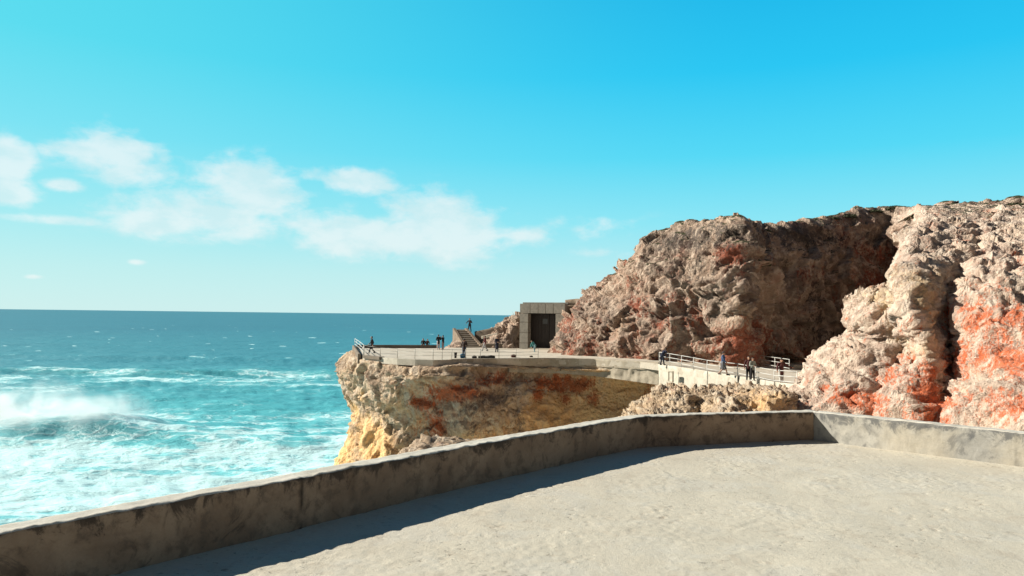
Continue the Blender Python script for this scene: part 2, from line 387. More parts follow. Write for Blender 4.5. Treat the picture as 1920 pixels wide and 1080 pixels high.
# ------------------------------------------------------------------ SEA
SEA = -28.0
def build_sea():
    na, nd = 900, 640
    a = np.radians(np.linspace(-80, 62, na)); d = 30 * np.exp(np.linspace(0, math.log(32000 / 30), nd))
    # finer rows where breakers stand
    D, Aa = np.meshgrid(d, a, indexing='ij')
    X = D * np.tan(np.clip(Aa, -1.2, 1.2)) if False else D * np.sin(Aa); Y = D * np.cos(Aa)
    p = np.stack([X.ravel(), Y.ravel(), np.zeros(X.size)], 1); x, y = p[:, 0], p[:, 1]; r = D.ravel()
    near = 1 / (1 + (r / 900) ** 2)
    wob = fbm(np.stack([x / 60, x * 0, x * 0 + 2.2], 1), 3, 3)
    z = .55 * near * np.sin((y + .15 * x + 9 * fbm(p / 70, 2, 1)) / 11) + 1.1 * near * fbm(p / np.array([34, 16, 1]), 4, 8) + .5 * near * fbm(p / np.array([7, 4.5, 1]), 3, 9) * (r < 500)
    foam = np.zeros(len(p))
    def breaker(yc, hgt, front, back):
        s = y - yc
        prof = np.where(s < 0, np.exp(-(s / front) ** 2), np.exp(-(s / back) ** 2))
        return s, prof * hgt
    # first breaker, 170 m out
    yc = 174 + 9 * wob + .02 * x + 4 * fbm(np.stack([x / 22, x * 0, x * 0], 1), 3, 30)
    h1 = (1.9 + 1.2 * fbm(np.stack([x / 30, y * 0, x * 0 + 7], 1), 3, 31)) * sstep(60, -20, x) * (1 + .9 * sstep(-65, -90, x))
    s1, b1 = breaker(yc, h1, 10.5, 19.0); z += b1
    lump = fbm(p / np.array([9, 6, 1]), 4, 33)
    z += .22 * lump * sstep(24, 2, np.abs(s1 + 8))
    front = sstep(12, -2, s1)                                   # all the water this side is churned
    streak = fbm(p / np.array([40, 9, 1]), 5, 35)
    foam = np.maximum(foam, front * (.72 + .30 * streak + .22 * fbm(p / np.array([90, 45, 1]), 3, 41)))
    foam = np.maximum(foam, sstep(5, 1, np.abs(s1 - .5)) * (.66 + .4 * lump))
    # aqua glassy patch on the face of the breaker
    foam -= .24 * sstep(6, 0, np.abs(s1 + 5)) * sstep(-.1, .35, fbm(np.stack([x / 18, y / 10, x * 0], 1), 3, 44)) * sstep(-85, -60, x)
    foam -= .34 * sstep(9, 3, np.abs(s1 + 5)) * (.55 + .8 * streak) * sstep(-30, -60, x) + .22 * sstep(9, 2, np.abs(s1 + 7)) * sstep(-60, -80, x)
    # lacing behind the first breaker, toward the headland
    foam = np.maximum(foam, sstep(130, 10, s1) * sstep(-3, 8, s1) * (.34 + .26 * sstep(-80, 0, x) + .35 * streak))
    # second swell 345 m out
    yc2 = 352 + 16 * wob + .03 * x
    s2, b2 = breaker(yc2, 2.6 + 1.0 * fbm(np.stack([x / 60, x * 0, x * 0 + 3], 1), 2, 51), 12, 34); z += b2
    pat = fbm(np.stack([x / 34, y / 26, x * 0], 1), 4, 52)
    foam = np.maximum(foam, sstep(16, 0, np.abs(s2 - 1)) * sstep(-.05, .45, pat) * (.52 + .5 * streak))
    foam = np.maximum(foam, sstep(75, 0, np.abs(s2 + 30)) * (.36 + .45 * streak + .30 * pat))
    yc3 = 455 + 20 * fbm(np.stack([x / 90, x * 0, x * 0 + 9], 1), 2, 55)
    s3, b3 = breaker(yc3, 1.6, 16, 40); z += b3
    foam = np.maximum(foam, sstep(14, 0, np.abs(s3)) * sstep(.12, .55, fbm(np.stack([x / 26, y / 22, x * 0 + 5], 1), 5, 56)) * .55)
    # stray whitecaps
    foam = np.maximum(foam, sstep(.66, .85, fbm(p / np.array([22, 20, 1]), 4, 60)) * sstep(430, 520, r) * sstep(2600, 1200, r) * .8)
    p[:, 2] = SEA + z
    shal = np.clip(sstep(520, 150, r) * .95 + .30 * sstep(1400, 450, r), 0, 1.2)
    face = sstep(14, 0, np.abs(s2 + 8)) * .55 + sstep(9, 0, np.abs(s1 + 5)) * .25
    me = np_mesh('sea', p, quads(nd, na)[:, ::-1], {'foam': np.clip(foam, 0, 1.1), 'shallow': shal, 'face': face})
    m, t, b = material('ocean_water'); o = t.obj()
    fo, sh = t.attr('foam'), t.attr('shallow')
    wv = t.node('ShaderNodeTexNoise', {'Vector': o, 'Scale': .06, 'Detail': 4}).outputs['Color']
    wo = t.vmath('ADD', o, t.vmath('MULTIPLY', t.vmath('SUBTRACT', wv, (.5, .5, .5)), (14, 9, 0)))
    st = t.vmath('MULTIPLY', wo, (.55, 1.0, .5))
    lace = t.math('SUBTRACT', 1.0, t.ss(0, .22, t.voro(st, .22, 'DISTANCE_TO_EDGE')))
    lace2 = t.math('SUBTRACT', 1.0, t.ss(0, .25, t.voro(st, .62, 'DISTANCE_TO_EDGE')))
    n1 = t.noise(st, .10, 8, .66, .8); n2 = t.noise(st, .5, 7, .7, .5)
    tex = t.math('ADD', t.math('ADD', t.math('MULTIPLY', lace, .30), t.math('MULTIPLY', lace2, .20)), t.math('ADD', t.math('MULTIPLY', n1, .75), t.math('MULTIPLY', n2, .55)))
    fm = t.ss(.0, .42, t.math('SUBTRACT', t.math('ADD', t.math('MULTIPLY', fo, 1.25), tex), 1.31))
    mott = t.noise(t.vmath('MULTIPLY', o, (.3, 1, 1)), .012, 6, .6, .5)
    deep = t.mix(mott, (.004, .155, .235), (.010, .22, .31)); tur = t.mix(mott, (.035, .37, .43), (.07, .47, .52))
    wc = t.mix(t.math('MULTIPLY', sh, .85), deep, tur)
    wc = t.mix(t.attr('face'), wc, (.03, .30, .33))
    thin = t.math('MULTIPLY', t.ss(.12, .72, fo), .84)
    wc = t.mix(thin, wc, (.32, .70, .76))
    c = t.mix(t.math('MULTIPLY', fm, .93), wc, (.58, .84, .87))
    t.put(b.inputs['Base Color'], c)
    t.put(b.inputs['Roughness'], t.lin(fm, 0, 1, .22, .8)); b.inputs['IOR'].default_value = 1.33; b.inputs['Specular IOR Level'].default_value = .14
    hh = t.math('ADD', t.math('MULTIPLY', t.noise(t.vmath('MULTIPLY', o, (.6, 1, 1)), .35, 7, .62, .3), 1.6), t.math('MULTIPLY', t.noise(t.vmath('MULTIPLY', o, (.35, 1, 1)), .05, 6, .6, .4), 3.5))
    hh = t.math('ADD', hh, t.math('MULTIPLY', fm, .25))
    nrm = t.bump(hh, .6, .9); t.put(b.inputs['Normal'], nrm); b.inputs['Specular IOR Level'].default_value = 0
    gl = t.node('ShaderNodeBsdfGlossy', {'Roughness': .42, 'Normal': nrm}); fr = t.node('ShaderNodeFresnel', {'IOR': 1.33, 'Normal': nrm})
    k = t.math('MULTIPLY', t.math('ADD', .015, t.math('MULTIPLY', fr.outputs[0], .24)), t.math('SUBTRACT', 1.0, t.math('MULTIPLY', t.ss(.05, .5, fo), .92)))
    mx = t.node('ShaderNodeMixShader', {0: k}); t.l.new(b.outputs[0], mx.inputs[1]); t.l.new(gl.outputs[0], mx.inputs[2])
    t.l.new(mx.outputs[0], m.node_tree.nodes['Material Output'].inputs['Surface'])
    tag(link('sea', me, m), 'rough turquoise ocean with white surf below the cliffs', 'sea', kind='structure')
build_sea()

def build_spray():
    bm = bmesh.new(); bmesh.ops.create_icosphere(bm, subdivisions=4, radius=1)
    m = bpy.data.materials.new('salt_spray'); m.use_nodes = True; m.node_tree.nodes.clear(); t = NT(m.node_tree)
    o = t.obj(); sp = t.node('ShaderNodeSeparateXYZ', {'Vector': o}); x, y, z = sp.outputs
    r = t.node('ShaderNodeVectorMath', {0: o}, operation='LENGTH').outputs['Value']
    nv = t.vmath('MULTIPLY', o, (3.4, 1.2, 1.5))
    n = t.noise(nv, 1.0, 5, .62, .5)
    fall = t.ss(1.0, .1, r)
    dens = t.math('MULTIPLY', fall, t.ss(.40, .68, t.math('ADD', n, t.math('MULTIPLY', z, -.16))))
    v = t.node('ShaderNodeVolumePrincipled', {'Color': (.97, .99, 1), 'Density': t.math('MULTIPLY', dens, .50), 'Anisotropy': .25})
    out = t.node('ShaderNodeOutputMaterial'); t.l.new(v.outputs[0], out.inputs['Volume'])
    ob = bm_obj('sea_spray', bm, m, None, True)
    c = at(50, 775, 176); ob.location = (c[0], 176, SEA + 5.0); ob.scale = (38, 14, 13.5); ob.rotation_euler = (0, R(8), 0)
    tag(ob, 'white plume of spray thrown up by the breaking wave', 'spray', kind='stuff')
build_spray()

# ------------------------------------------------------------------ FOREGROUND TERRACE
IN = [(-9.4, -1.66), (-3.46, 5.09), (-.36, 8.80), (1.51, 10.86), (2.05, 11.40), (3.52, 11.84), (5.10, 12.27)]
INR = [(4.98, 12.25), (5.94, 11.28), (7.06, 10.18), (13.2, 4.15)]
PH = .46
def offset_path(P, d):
    P = np.array(P, float); T = np.gradient(P, axis=0); T /= np.linalg.norm(T, axis=1)[:, None]
    return P + np.stack([-T[:, 1], T[:, 0]], 1) * d
def resample(P, step):
    P = np.array(P, float); s = np.r_[0, np.cumsum(np.linalg.norm(np.diff(P, axis=0), axis=1))]
    n = max(2, int(s[-1] / step)); q = np.linspace(0, s[-1], n)
    return np.stack([np.interp(q, s, P[:, k]) for k in range(P.shape[1])], 1), q
def parapet(name, path, thick, top, low, mat, captop, cracks, label, seed, side=1, step=.035):
    """a low cast wall swept along its inner line: an inner face, a top and an outer face, worn along the arrises"""
    P, s = resample(path, step)
    k = max(1, int(.25 / step)); ker = np.ones(2 * k + 1) / (2 * k + 1)
    Pp = np.pad(P, ((k, k), (0, 0)), mode='edge'); lin0 = 2 * P[0] - P[1]
    Ps = np.stack([np.convolve(Pp[:, i], ker, 'valid') for i in range(2)], 1); Ps[:k] = P[:k]; Ps[-k:] = P[-k:]; P = Ps
    T = np.gradient(P, axis=0); T /= np.linalg.norm(T, axis=1)[:, None]; Nn = np.stack([-T[:, 1], T[:, 0]], 1) * side
    prof = [(0, z) for z in np.linspace(-.06, top - .03, 17)] + [(.003, top - .016), (.010, top - .005), (.022, top)] + [(x, top + .004) for x in np.linspace(.045, thick - .03, 7)] + [(thick - .012, top - .004), (thick, top - .02)] + [(thick, z) for z in np.linspace(top - .1, low, 8)]
    prof = np.array(prof)
    G = P[None, :, :] + Nn[None] * prof[:, 0][:, None, None]
    G = np.concatenate([G, np.broadcast_to(prof[:, 1][:, None, None], G.shape[:2] + (1,))], 2).copy()
    N = -grid_normals(G) if side > 0 else grid_normals(G)
    p = G.reshape(-1, 3)
    d = .007 * fbm(p / .8, 3, seed) + .006 * fbm(p / .12, 4, seed + 2)
    edge = np.exp(-((np.repeat(np.arange(len(prof)), len(P)) - 19) / 1.6) ** 2)
    d -= edge * np.clip(.034 * (ridged(p / .4, 5, seed + 7) - .28), 0, .05)
    crack = np.zeros(len(p)); S = np.tile(s, len(prof))
    for (cs, wdt, dep) in cracks:
        cc = cs + .03 * fbm(np.stack([p[:, 2] * 6, p[:, 0] * 0 + cs, p[:, 2] * 0], 1), 3, 3)
        g = np.exp(-((S - cc) / wdt) ** 2) * (prof[:, 0][np.repeat(np.arange(len(prof)), len(P))] < .06)
        d -= dep * g; crack = np.maximum(crack, g * min(1, dep * 60) * sstep(-.5, .2, fbm(p / .15, 3, seed + 4) + .3))
    p = p + N.reshape(-1, 3) * d[:, None]
    me = np_mesh(name, p, quads(len(prof), len(P)), {'crack': crack})
    me.materials.append(mat); me.materials.append(captop)
    row = np.repeat(np.arange(len(prof) - 1), len(P) - 1)
    me.polygons.foreach_set('material_index', ((row >= 18) & (row <= 27)).astype(np.int32))
    # close the two ends
    bm = bmesh.new(); bm.from_mesh(me); n = len(P); bm.verts.ensure_lookup_table()
    for e in (0, n - 1):
        try: bm.faces.new([bm.verts[r * n + e] for r in range(len(prof))])
        except ValueError: pass
    bmesh.ops.recalc_face_normals(bm, faces=bm.faces); bm.to_mesh(me); bm.free()
    o = link(name, me); tag(o, label, 'wall'); return o
def along(path, x):
    P = np.array(path); s = np.r_[0, np.cumsum(np.linalg.norm(np.diff(P, axis=0), axis=1))]
    return float(np.interp(x, P[:, 0], s))
parapet('parapet_wall', IN, .27, PH, -1.2, PARL, PARTOP, [(along(IN, -1.93), .016, .014), (along(IN, -1.55), .05, .006), (along(IN, .9), .012, .004), (along(IN, 2.05), .03, .006)],
        'low brown stained parapet with a pale top running from the lower left to the terrace corner', 100)
parapet('parapet_wall', INR, .29, PH - .004, -1.2, PARR, PARTOP, [(along(INR, 6.98), .015, .006)], 'short sunlit grey parapet with black stains on the right, in front of the orange crag', 200)

def build_floor():
    st = .026
    xs = np.arange(-4.6, 9.0, st); ys = np.arange(2.2, 12.6, st)
    X, Y = np.meshgrid(xs, ys); p = np.stack([X.ravel(), Y.ravel(), np.zeros(X.size)], 1)
    rough = sstep(-.05, .35, fbm(p / 1.1, 3, 78)); z = .007 * fbm(p / .6, 2, 71) + .008 * fbm(p / 1.8, 2, 72) + (.0010 + .0042 * rough) * fbm(p / .075, 4, 73)
    f1, f2 = worley(p / .5, 74); z += .003 * rough * sstep(.0, .10, f2 - f1)
    pits = sstep(.50, .64, fbm(p / np.array([.065, .04, 1]), 3, 75)) * sstep(-.05, .35, fbm(p / .9, 2, 76)); z -= .014 * pits
    edge = np.minimum(np.minimum(p[:, 0] + 4.6, 9.0 - p[:, 0]), p[:, 1] - 2.2)
    z *= sstep(0, .3, edge); p[:, 2] = z
    Q = quads(len(ys), len(xs))
    c = p[Q].mean(1)
    pin = offset_path(IN, .12); lim = np.interp(c[:, 0], pin[:, 0], pin[:, 1])
    pr = offset_path(INR, .12); limr = np.interp(c[:, 0], pr[:, 0], pr[:, 1], left=99)
    Q = Q[(c[:, 1] < lim) & (c[:, 1] < limr)]
    used = np.unique(Q); mp = -np.ones(len(p), int); mp[used] = np.arange(len(used))
    V = p[used]; Q = mp[Q]
    # coarse rest of the terrace, behind and beside
    ex = np.array([(-9.4, -14, 0), (22, -14, 0), (22, 2.2, 0), (-9.4, 2.2, 0), (9.0, 2.2, 0), (14.9, 2.2, 0), (9.0, 8.4, 0), (9.0, 8.38, 0), (-4.6, 2.2, 0), (-4.6, 3.9, 0), (-6.2, 2.2, 0)], float)
    b = len(V); V = np.r_[V, ex]
    Q = np.r_[Q, [[b, b + 1, b + 2, b + 3], [b + 4, b + 5, b + 6, b + 7], [b + 10, b + 8, b + 9, b + 9]][:2]]
    V = np.r_[V, [(-4.6, 2.2, 0), (-4.6, 4.0, 0), (-5.4, 3.1, 0), (-6.1, 2.2, 0)]]; b = len(V) - 4
    Q = np.r_[Q, [[b, b + 1, b + 2, b + 3]]]
    me = np_mesh('terrace', V, Q)
    tag(link('terrace', me, FLOORM), 'rough sunlit cement terrace floor in the foreground', 'terrace', kind='structure')
build_floor()

# ------------------------------------------------------------------ FAR TERRACE AND PLAZA
ZT = -2.1
FRONT = [(681, 667), (713, 670), (745, 672.5), (778, 674), (812, 675), (847, 674.3), (900, 673), (954, 672.7), (1030, 672), (1080, 672.7), (1117, 673.5), (1164, 676.4), (1200, 678.3), (1235, 680.5)]
FR3 = [on(x, y, ZT) for x, y in FRONT]
RAMP_E = [(1235, 683, 65.0), (1302, 693, 60.0), (1351, 701, 56.5), (1402, 708.5, 53), (1447, 716, 49.5), (1494, 722, 46.5), (1560, 740, 43)]
RE3 = [at(*p) for p in RAMP_E]
BACKL = on(665, 652.5, ZT)
def build_plaza():
    poly = [tuple(BACKL)] + [tuple(p) for p in FR3[:-1]] + [tuple(p) for p in RE3]
    poly += [tuple(at(1640, 735, 46)), tuple(at(1900, 720, 60)), tuple(at(1760, 668, 90)), tuple(at(1300, 650, 100)), tuple(at(1000, 648, 96)), tuple(on(820, 652.5, ZT))]
    bm = bmesh.new(); vs = [bm.verts.new(p) for p in poly]; es = [bm.edges.new((vs[i], vs[(i + 1) % len(vs)])) for i in range(len(vs))]
    bmesh.ops.triangle_fill(bm, edges=es, use_beauty=True)
    if sum(f.normal.z for f in bm.faces) < 0: bmesh.ops.reverse_faces(bm, faces=bm.faces)
    bmesh.ops.subdivide_edges(bm, edges=[e for e in bm.edges], cuts=3, use_grid_fill=True)
    ext = bmesh.ops.extrude_face_region(bm, geom=bm.faces[:]); bmesh.ops.translate(bm, vec=(0, 0, -.55), verts=[v for v in ext['geom'] if isinstance(v, bmesh.types.BMVert)]); bmesh.ops.recalc_face_normals(bm, faces=bm.faces)
    o = bm_obj('plaza', bm, FARC, None, False)
    tag(o, 'pale cement viewing terrace on top of the headland', 'terrace', kind='structure')
build_plaza()
def wall_path(name, pts, thick, z_of, bot_of, mat, label, cat='wall', seed=0, step=.15, amp=.02, side=1, smooth=False, joints=0, kind=None):
    """solid wall along a plan path with its own top and bottom heights"""
    P, s = resample([tuple(p) for p in pts], step)                # x y ztop zbot
    T = np.gradient(P[:, :2], axis=0); T /= np.linalg.norm(T, axis=1)[:, None]; Nn = np.stack([-T[:, 1], T[:, 0]], 1) * side
    rows = []
    nz = 7
    for k in range(nz): rows.append((0.0, k / (nz - 1)))
    rows += [(1.0, 1.0 - k / (nz - 1)) for k in range(nz)]
    G = []
    for ox, fz in rows:
        xy = P[:, :2] + Nn * thick * ox; z = P[:, 3] + (P[:, 2] - P[:, 3]) * fz
        G.append(np.concatenate([xy, z[:, None]], 1))
    G = np.array(G); p = G.reshape(-1, 3)
    nn = np.concatenate([np.broadcast_to(-Nn[None], (nz, len(P), 2)), np.broadcast_to(Nn[None], (nz, len(P), 2))], 0).reshape(-1, 2)
    d = amp * fbm(p / .7, 4, seed); crack = np.zeros(len(p))
    if joints:
        S = np.tile(s, len(rows)); j = np.abs((S + .5 * joints) % joints - .5 * joints); g = np.exp(-(j / .05) ** 2); d -= .03 * g; crack = g * .6
    p[:, :2] += nn * d[:, None]
    me = np_mesh(name, p, quads(len(rows), len(P)), {'crack': crack})
    bm = bmesh.new(); bm.from_mesh(me); bm.verts.ensure_lookup_table(); n = len(P)
    for e in (0, n - 1): bm.faces.new([bm.verts[r * n + e] for r in range(len(rows))])
    bmesh.ops.recalc_face_normals(bm, faces=bm.faces); bm.to_mesh(me); bm.free()
    o = link(name, me, mat, None, smooth); tag(o, label, cat, kind=kind); return o
def zpts(pts, zt, zb): return [(p[0], p[1], zt if not callable(zt) else zt(i), zb if not callable(zb) else zb(i)) for i, p in enumerate(pts)]
rw = FR3[5:]
wall_path('retaining_wall', zpts(rw, ZT + .035, lambda i: ZT - (.12 + .28 * min(i, 2))), .45, 0, 0, RETW, 'long pale retaining wall under the edge of the far terrace', seed=5, step=.12, amp=.03, joints=5.4)
# older rough render below it
wall_path('plaster_band', zpts([p + np.array([.02, .08, 0]) for p in rw[2:]], ZT - .45, lambda i: ZT - 1.25 - .12 * i), .3, 0, 0, RETW, 'crumbling plaster band below the long retaining wall', seed=15, step=.12, amp=.13)
bk0, bk1 = on(668, 652.5, ZT), on(822, 652.8, ZT)
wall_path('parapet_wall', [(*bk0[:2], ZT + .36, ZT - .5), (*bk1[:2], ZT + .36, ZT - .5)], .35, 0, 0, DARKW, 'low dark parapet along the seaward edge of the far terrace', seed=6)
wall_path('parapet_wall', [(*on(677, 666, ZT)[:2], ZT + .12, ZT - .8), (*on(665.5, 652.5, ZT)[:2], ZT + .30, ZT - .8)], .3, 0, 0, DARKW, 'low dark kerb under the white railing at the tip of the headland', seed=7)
wall_path('kerb_slab', zpts([p + np.array([0, -.25, 0]) for p in FR3[:2]], ZT + .05, ZT - .22), .5, 0, 0, DARKW, 'narrow grey slab at the front left corner of the far terrace', 'slab', seed=8)
wall_path('ramp_wall', [(p[0], p[1], p[2] + .03, p[2] + .03 - b) for p, b in zip(RE3, (2.6, 2.0, 1.5, 1.0, .6, .5, .5))], .4, 0, 0, WHITEW, 'whitewashed wall holding up the ramp with the railing', seed=9, step=.12, amp=.06)

# ------------------------------------------------------------------ HEADLAND
def deep(px, d): return (px, 587 + 33.5 * F / d, d)
HD = [
 [(664, 650, 88), (668, 656, 80), (681, 669, 72.6), (735, 675, 69.2), (800, 678, 67.2), (870, 678, 66.8), (945, 683, 68.7), (1037, 687, 70.4), (1130, 690, 69.6), (1234, 697, 67), (1330, 705, 63)],
 [(650, 662, 88.5), (642, 669, 79), (671, 681, 70.8), (733, 689, 66.6), (800, 694, 64.6), (872, 694, 65.4), (945, 700, 68.9), (1037, 703, 70.9), (1130, 707, 70.2), (1234, 712, 68), (1330, 716, 64)],
 [(645, 690, 91), (626, 690, 78), (666, 705, 70.2), (730, 712, 66), (800, 715, 64.3), (872, 713, 64.9), (945, 716, 68), (1040, 720, 70.6), (1130, 725, 70.2), (1234, 730, 68.2), (1330, 735, 64)],
 [(655, 740, 92), (633, 735, 78.4), (668, 745, 71), (727, 752, 66.8), (800, 755, 65.6), (875, 755, 65), (950, 755, 66.8), (1045, 757, 69.8), (1130, 760, 69.6), (1234, 762, 67.5), (1330, 765, 63)],
 [(665, 785, 92), (653, 778, 79.5), (676, 785, 72.4), (722, 792, 68.2), (800, 795, 66.4), (880, 795, 65.4), (955, 795, 66.6), (1050, 795, 69), (1130, 795, 68.6), (1234, 795, 66), (1330, 795, 62)],
 [(660, 830, 92), (640, 823, 78), (668, 828, 71.4), (716, 833, 67.6), (795, 835, 66.6), (885, 835, 66), (960, 835, 66.8), (1050, 835, 68.4), (1130, 835, 68), (1234, 835, 65), (1330, 835, 61)],
 [(650, 880, 91), (621, 872, 76), (655, 876, 70), (708, 878, 66.6), (790, 880, 66.4), (885, 880, 66), (960, 880, 66.8), (1050, 880, 68), (1130, 880, 67), (1234, 880, 64), (1330, 880, 60)],
 [(640, 960, 90), (608, 960, 74), (640, 960, 68), (700, 960, 65), (785, 960, 65), (880, 960, 65), (960, 960, 66), (1050, 960, 67), (1130, 960, 66), (1234, 960, 62), (1330, 960, 58)],
 [deep(600, 86), deep(560, 70), deep(600, 64), deep(680, 62), deep(780, 62), deep(880, 62), deep(960, 63), deep(1050, 64), deep(1130, 62), deep(1234, 58), deep(1330, 54)],
]
HDA = A3(HD); HDA[0][:, 2] = np.minimum(HDA[0][:, 2], ZT - .12); first = HDA[0] + np.array([.9, 9.0, 0]); first[:, 2] = ZT - .62; HDA[0][:, 2] = np.minimum(HDA[0][:, 2], ZT - .10); HDA = np.concatenate([first[None], HDA])
Gh = sheet(HDA, .12)
dampx = sstep(9.5, 2.5, Gh[..., 0]) * .72 + .28
dampz = .25 + .75 * sstep(ZT - .1, ZT - .9, Gh[..., 2])
Gh = rocky(Gh, [('r', 5.5, .7), ('w', 2.4, .35), ('k', 2.2, .42), ('w', .8, .22), ('k', .75, .14), ('s', .8, .10), ('r', .7, .10), ('w', .33, .08)], 31, damp=dampx * dampz)
hd_rust = [(930, 715, 66, 2.86, 0.92, 0.94), (850, 740, 65, 3.52, 1.03, 1.25), (790, 760, 65, 1.98, 0.92, 1.12), (815, 800, 65, 1.43, 1.84, 1.12), (1060, 722, 70, 4.62, 1.15, 1.19), (1010, 740, 69, 0.99, 0.92, 1.12), (1110, 745, 70, 1.1, 1.03, 1.0), (1060, 750, 70, 0.88, 0.8, 0.88), (745, 725, 66, 1.76, 0.69, 0.69), (690, 700, 70, 0.88, 0.92, 0.62), (1225, 740, 68, 1.65, 1.84, 0.75), (780, 815, 65, 1.1, 1.38, 1.0)]
hd_dark = [(900, 760, 65, 4, 1.6, 0.64), (950, 735, 67, 2.6, 1.2, 0.51), (870, 800, 65, 3.4, 1.8, 0.64), (970, 790, 67, 1.0, 3.0, 0.59), (745, 705, 66, 2, 0.5, 0.34), (700, 745, 69, 0.9, 1.8, 0.42), (960, 705, 68, 1.2, 0.5, 0.51)]
hd_och = [(745, 770, 67, 3, 2.2, .6), (780, 800, 66, 3, 2, .6), (760, 730, 66, 2.5, 1.2, .45), (655, 775, 75, 2.2, 1.8, .9), (690, 820, 70, 3.5, 2.6, 1.0), (640, 850, 76, 4, 3.4, 1.1), (700, 850, 68, 4, 2.4, .95), (672, 745, 71, 1.0, 1.2, .7), (1100, 790, 69, 9, 4.5, 1.05), (1150, 730, 69, 8, 2.8, .95), (1210, 780, 67, 4, 4, .8), (920, 830, 66, 6, 2, .8), (820, 720, 65, 4, 1.0, .5)]
rock_obj('headland', [Gh], HEADM, {'rust': lambda p, n: blobs(p, hd_rust), 'dark': lambda p, n: blobs(p, hd_dark), 'ochre': lambda p, n: blobs(p, hd_och), 'pink': lambda p, n: .3 + 0 * p[:, 0]})
tag(bpy.data.objects['headland'], 'ochre and rust stained headland cliff dropping to the sea', 'cliff', kind='structure')

# ------------------------------------------------------------------ MAIN CLIFF
CB = [  # per column: four places up the face
 [(1120, 652, 125), (1140, 610, 126), (1170, 570, 128), (1200, 530, 130)],
 [(1080, 655, 99), (1090, 622, 99), (1110, 588, 100), (1140, 545, 103)],
 [(1056, 664, 82), (1074, 627, 83), (1104, 582, 86), (1138, 532, 91)],
 [(1085, 674, 77.5), (1104, 625, 79), (1138, 562, 82), (1180, 498, 86.5)],
 [(1140, 678, 74.5), (1148, 620, 76), (1164, 552, 78.5), (1206, 464, 82)],
 [(1215, 684, 72), (1220, 612, 73), (1232, 530, 75.2), (1262, 443, 79)],
 [(1300, 688, 69.3), (1300, 612, 69.8), (1310, 525, 71.3), (1322, 431, 75)],
 [(1386, 690, 67.6), (1390, 603, 67), (1392, 515, 67.7), (1392, 427, 71)],
 [(1412, 690, 71.5), (1416, 603, 71), (1414, 520, 71.2), (1408, 438, 74)],
 [(1470, 686, 75), (1475, 605, 75.4), (1478, 520, 76), (1480, 430, 79)],
 [(1550, 682, 79), (1555, 596, 79.6), (1558, 508, 80.2), (1560, 416, 83)],
 [(1640, 678, 82), (1640, 585, 82.4), (1638, 495, 83), (1632, 401, 86)],
 [(1702, 678, 82), (1700, 580, 82), (1694, 485, 82.4), (1682, 386, 85)],
 [(1745, 684, 73), (1744, 585, 72.5), (1742, 485, 72), (1737, 380, 73)],
 [(1795, 692, 63), (1796, 590, 62.8), (1798, 485, 62.8), (1802, 377, 63.5)],
 [(1950, 705, 58), (1950, 595, 58), (1950, 485, 59), (1950, 371, 60.5)],
 [(2250, 730, 50), (2250, 600, 50), (2250, 480, 51), (2250, 360, 53)],
]
def cliff_ctrl():
    cols = []
    for i, c in enumerate(CB):
        p = [at(*q) for q in c]; b = p[0].copy(); b[2] -= 3.5
        rim = p[3]
        if i >= 12: rim[2] -= .75
        ang = [(.9, .5), (.85, .5), (.6, .8), (.45, .9), (.35, .95)][i] if i < 5 else ((.15, 1) if i < 12 else (.35, 1))
        dv = np.array([ang[0], ang[1], 0]); rise = .05 if i > 2 else .03
        p1 = rim + dv * 2.5 + np.array([0, 0, .35]); p2 = rim + dv * 9 + np.array([0, 0, .5]); p3 = rim + dv * 28 + np.array([0, 0, .2]); p4 = rim + dv * 90 + np.array([0, 0, -1])
        cols.append([b] + p + [p1, p2, p3, p4])
    return np.swapaxes(np.array(cols), 0, 1)
Gc = sheet(cliff_ctrl(), .14, cap=110); dc = 1 - (.42 + .23 * sstep(24, 30, Gc[..., 0])) * sstep(3.2, 4.0, sheet.tv)[:, None]
Gc = rocky(Gc, [('r', 9, 1.1), ('w', 4.2, .8), ('k', 3.6, 1.1), ('w', 1.5, .30), ('k', 1.5, .42), ('s', 1.2, .26), ('w', .62, .16), ('k', .6, .17), ('r', .4, .06)], 61, damp=dc)
cl_rust = [(1075, 640, 82, 1.84, 2.4, 1.04), (1195, 580, 77, 1.49, 1.92, 1.1), (1240, 605, 74, 2.3, 1.56, 0.85), (1370, 480, 69, 2.07, 1.68, 1.16), (1380, 650, 68, 2.99, 3.12, 1.16), (1330, 655, 69, 2.88, 1.92, 0.85), (1420, 640, 71, 2.88, 3.36, 0.92), (1480, 650, 75, 6.9, 2.64, 0.61), (1640, 540, 82, 4.02, 2.88, 1.04), (1660, 480, 82, 4.02, 1.92, 0.85), (1500, 510, 77, 2.53, 1.2, 0.73), (1380, 455, 70, 1.61, 1.2, 0.73), (1100, 655, 78, 2.3, 0.96, 0.61), (1170, 640, 75, 2.3, 1.2, 0.61), (1600, 600, 81, 4.6, 2.4, 0.61), (1120, 600, 80, 1.84, 0.96, 0.61), (1300, 625, 70, 1.84, 1.2, 0.73)]
cl_dark = [(1560, 640, 80, 8, 2.2, .62), (1640, 610, 81, 3, 4, .55), (1450, 560, 75, 2, 3, .5), (1310, 450, 75, 7, 2.2, .72), (1300, 510, 73, 3.5, 2.4, .55), (1360, 440, 71, 2.5, 1.0, .7), (1500, 440, 79, 10, 1.6, .8), (1520, 570, 78, 3, 5, .6), (1470, 470, 76, 2, 3, .55), (1250, 460, 78, 3, 1, .4)]  # stain patches; those low in the cove also paint its shade darker
cl_och = [(1380, 600, 68, 2.2, 4, .55), (1170, 610, 76, 3, 2, .5), (1590, 470, 81, 4, 3, .45), (1600, 620, 81, 5, 3, .4), (1290, 600, 71, 4, 2.5, .4)]
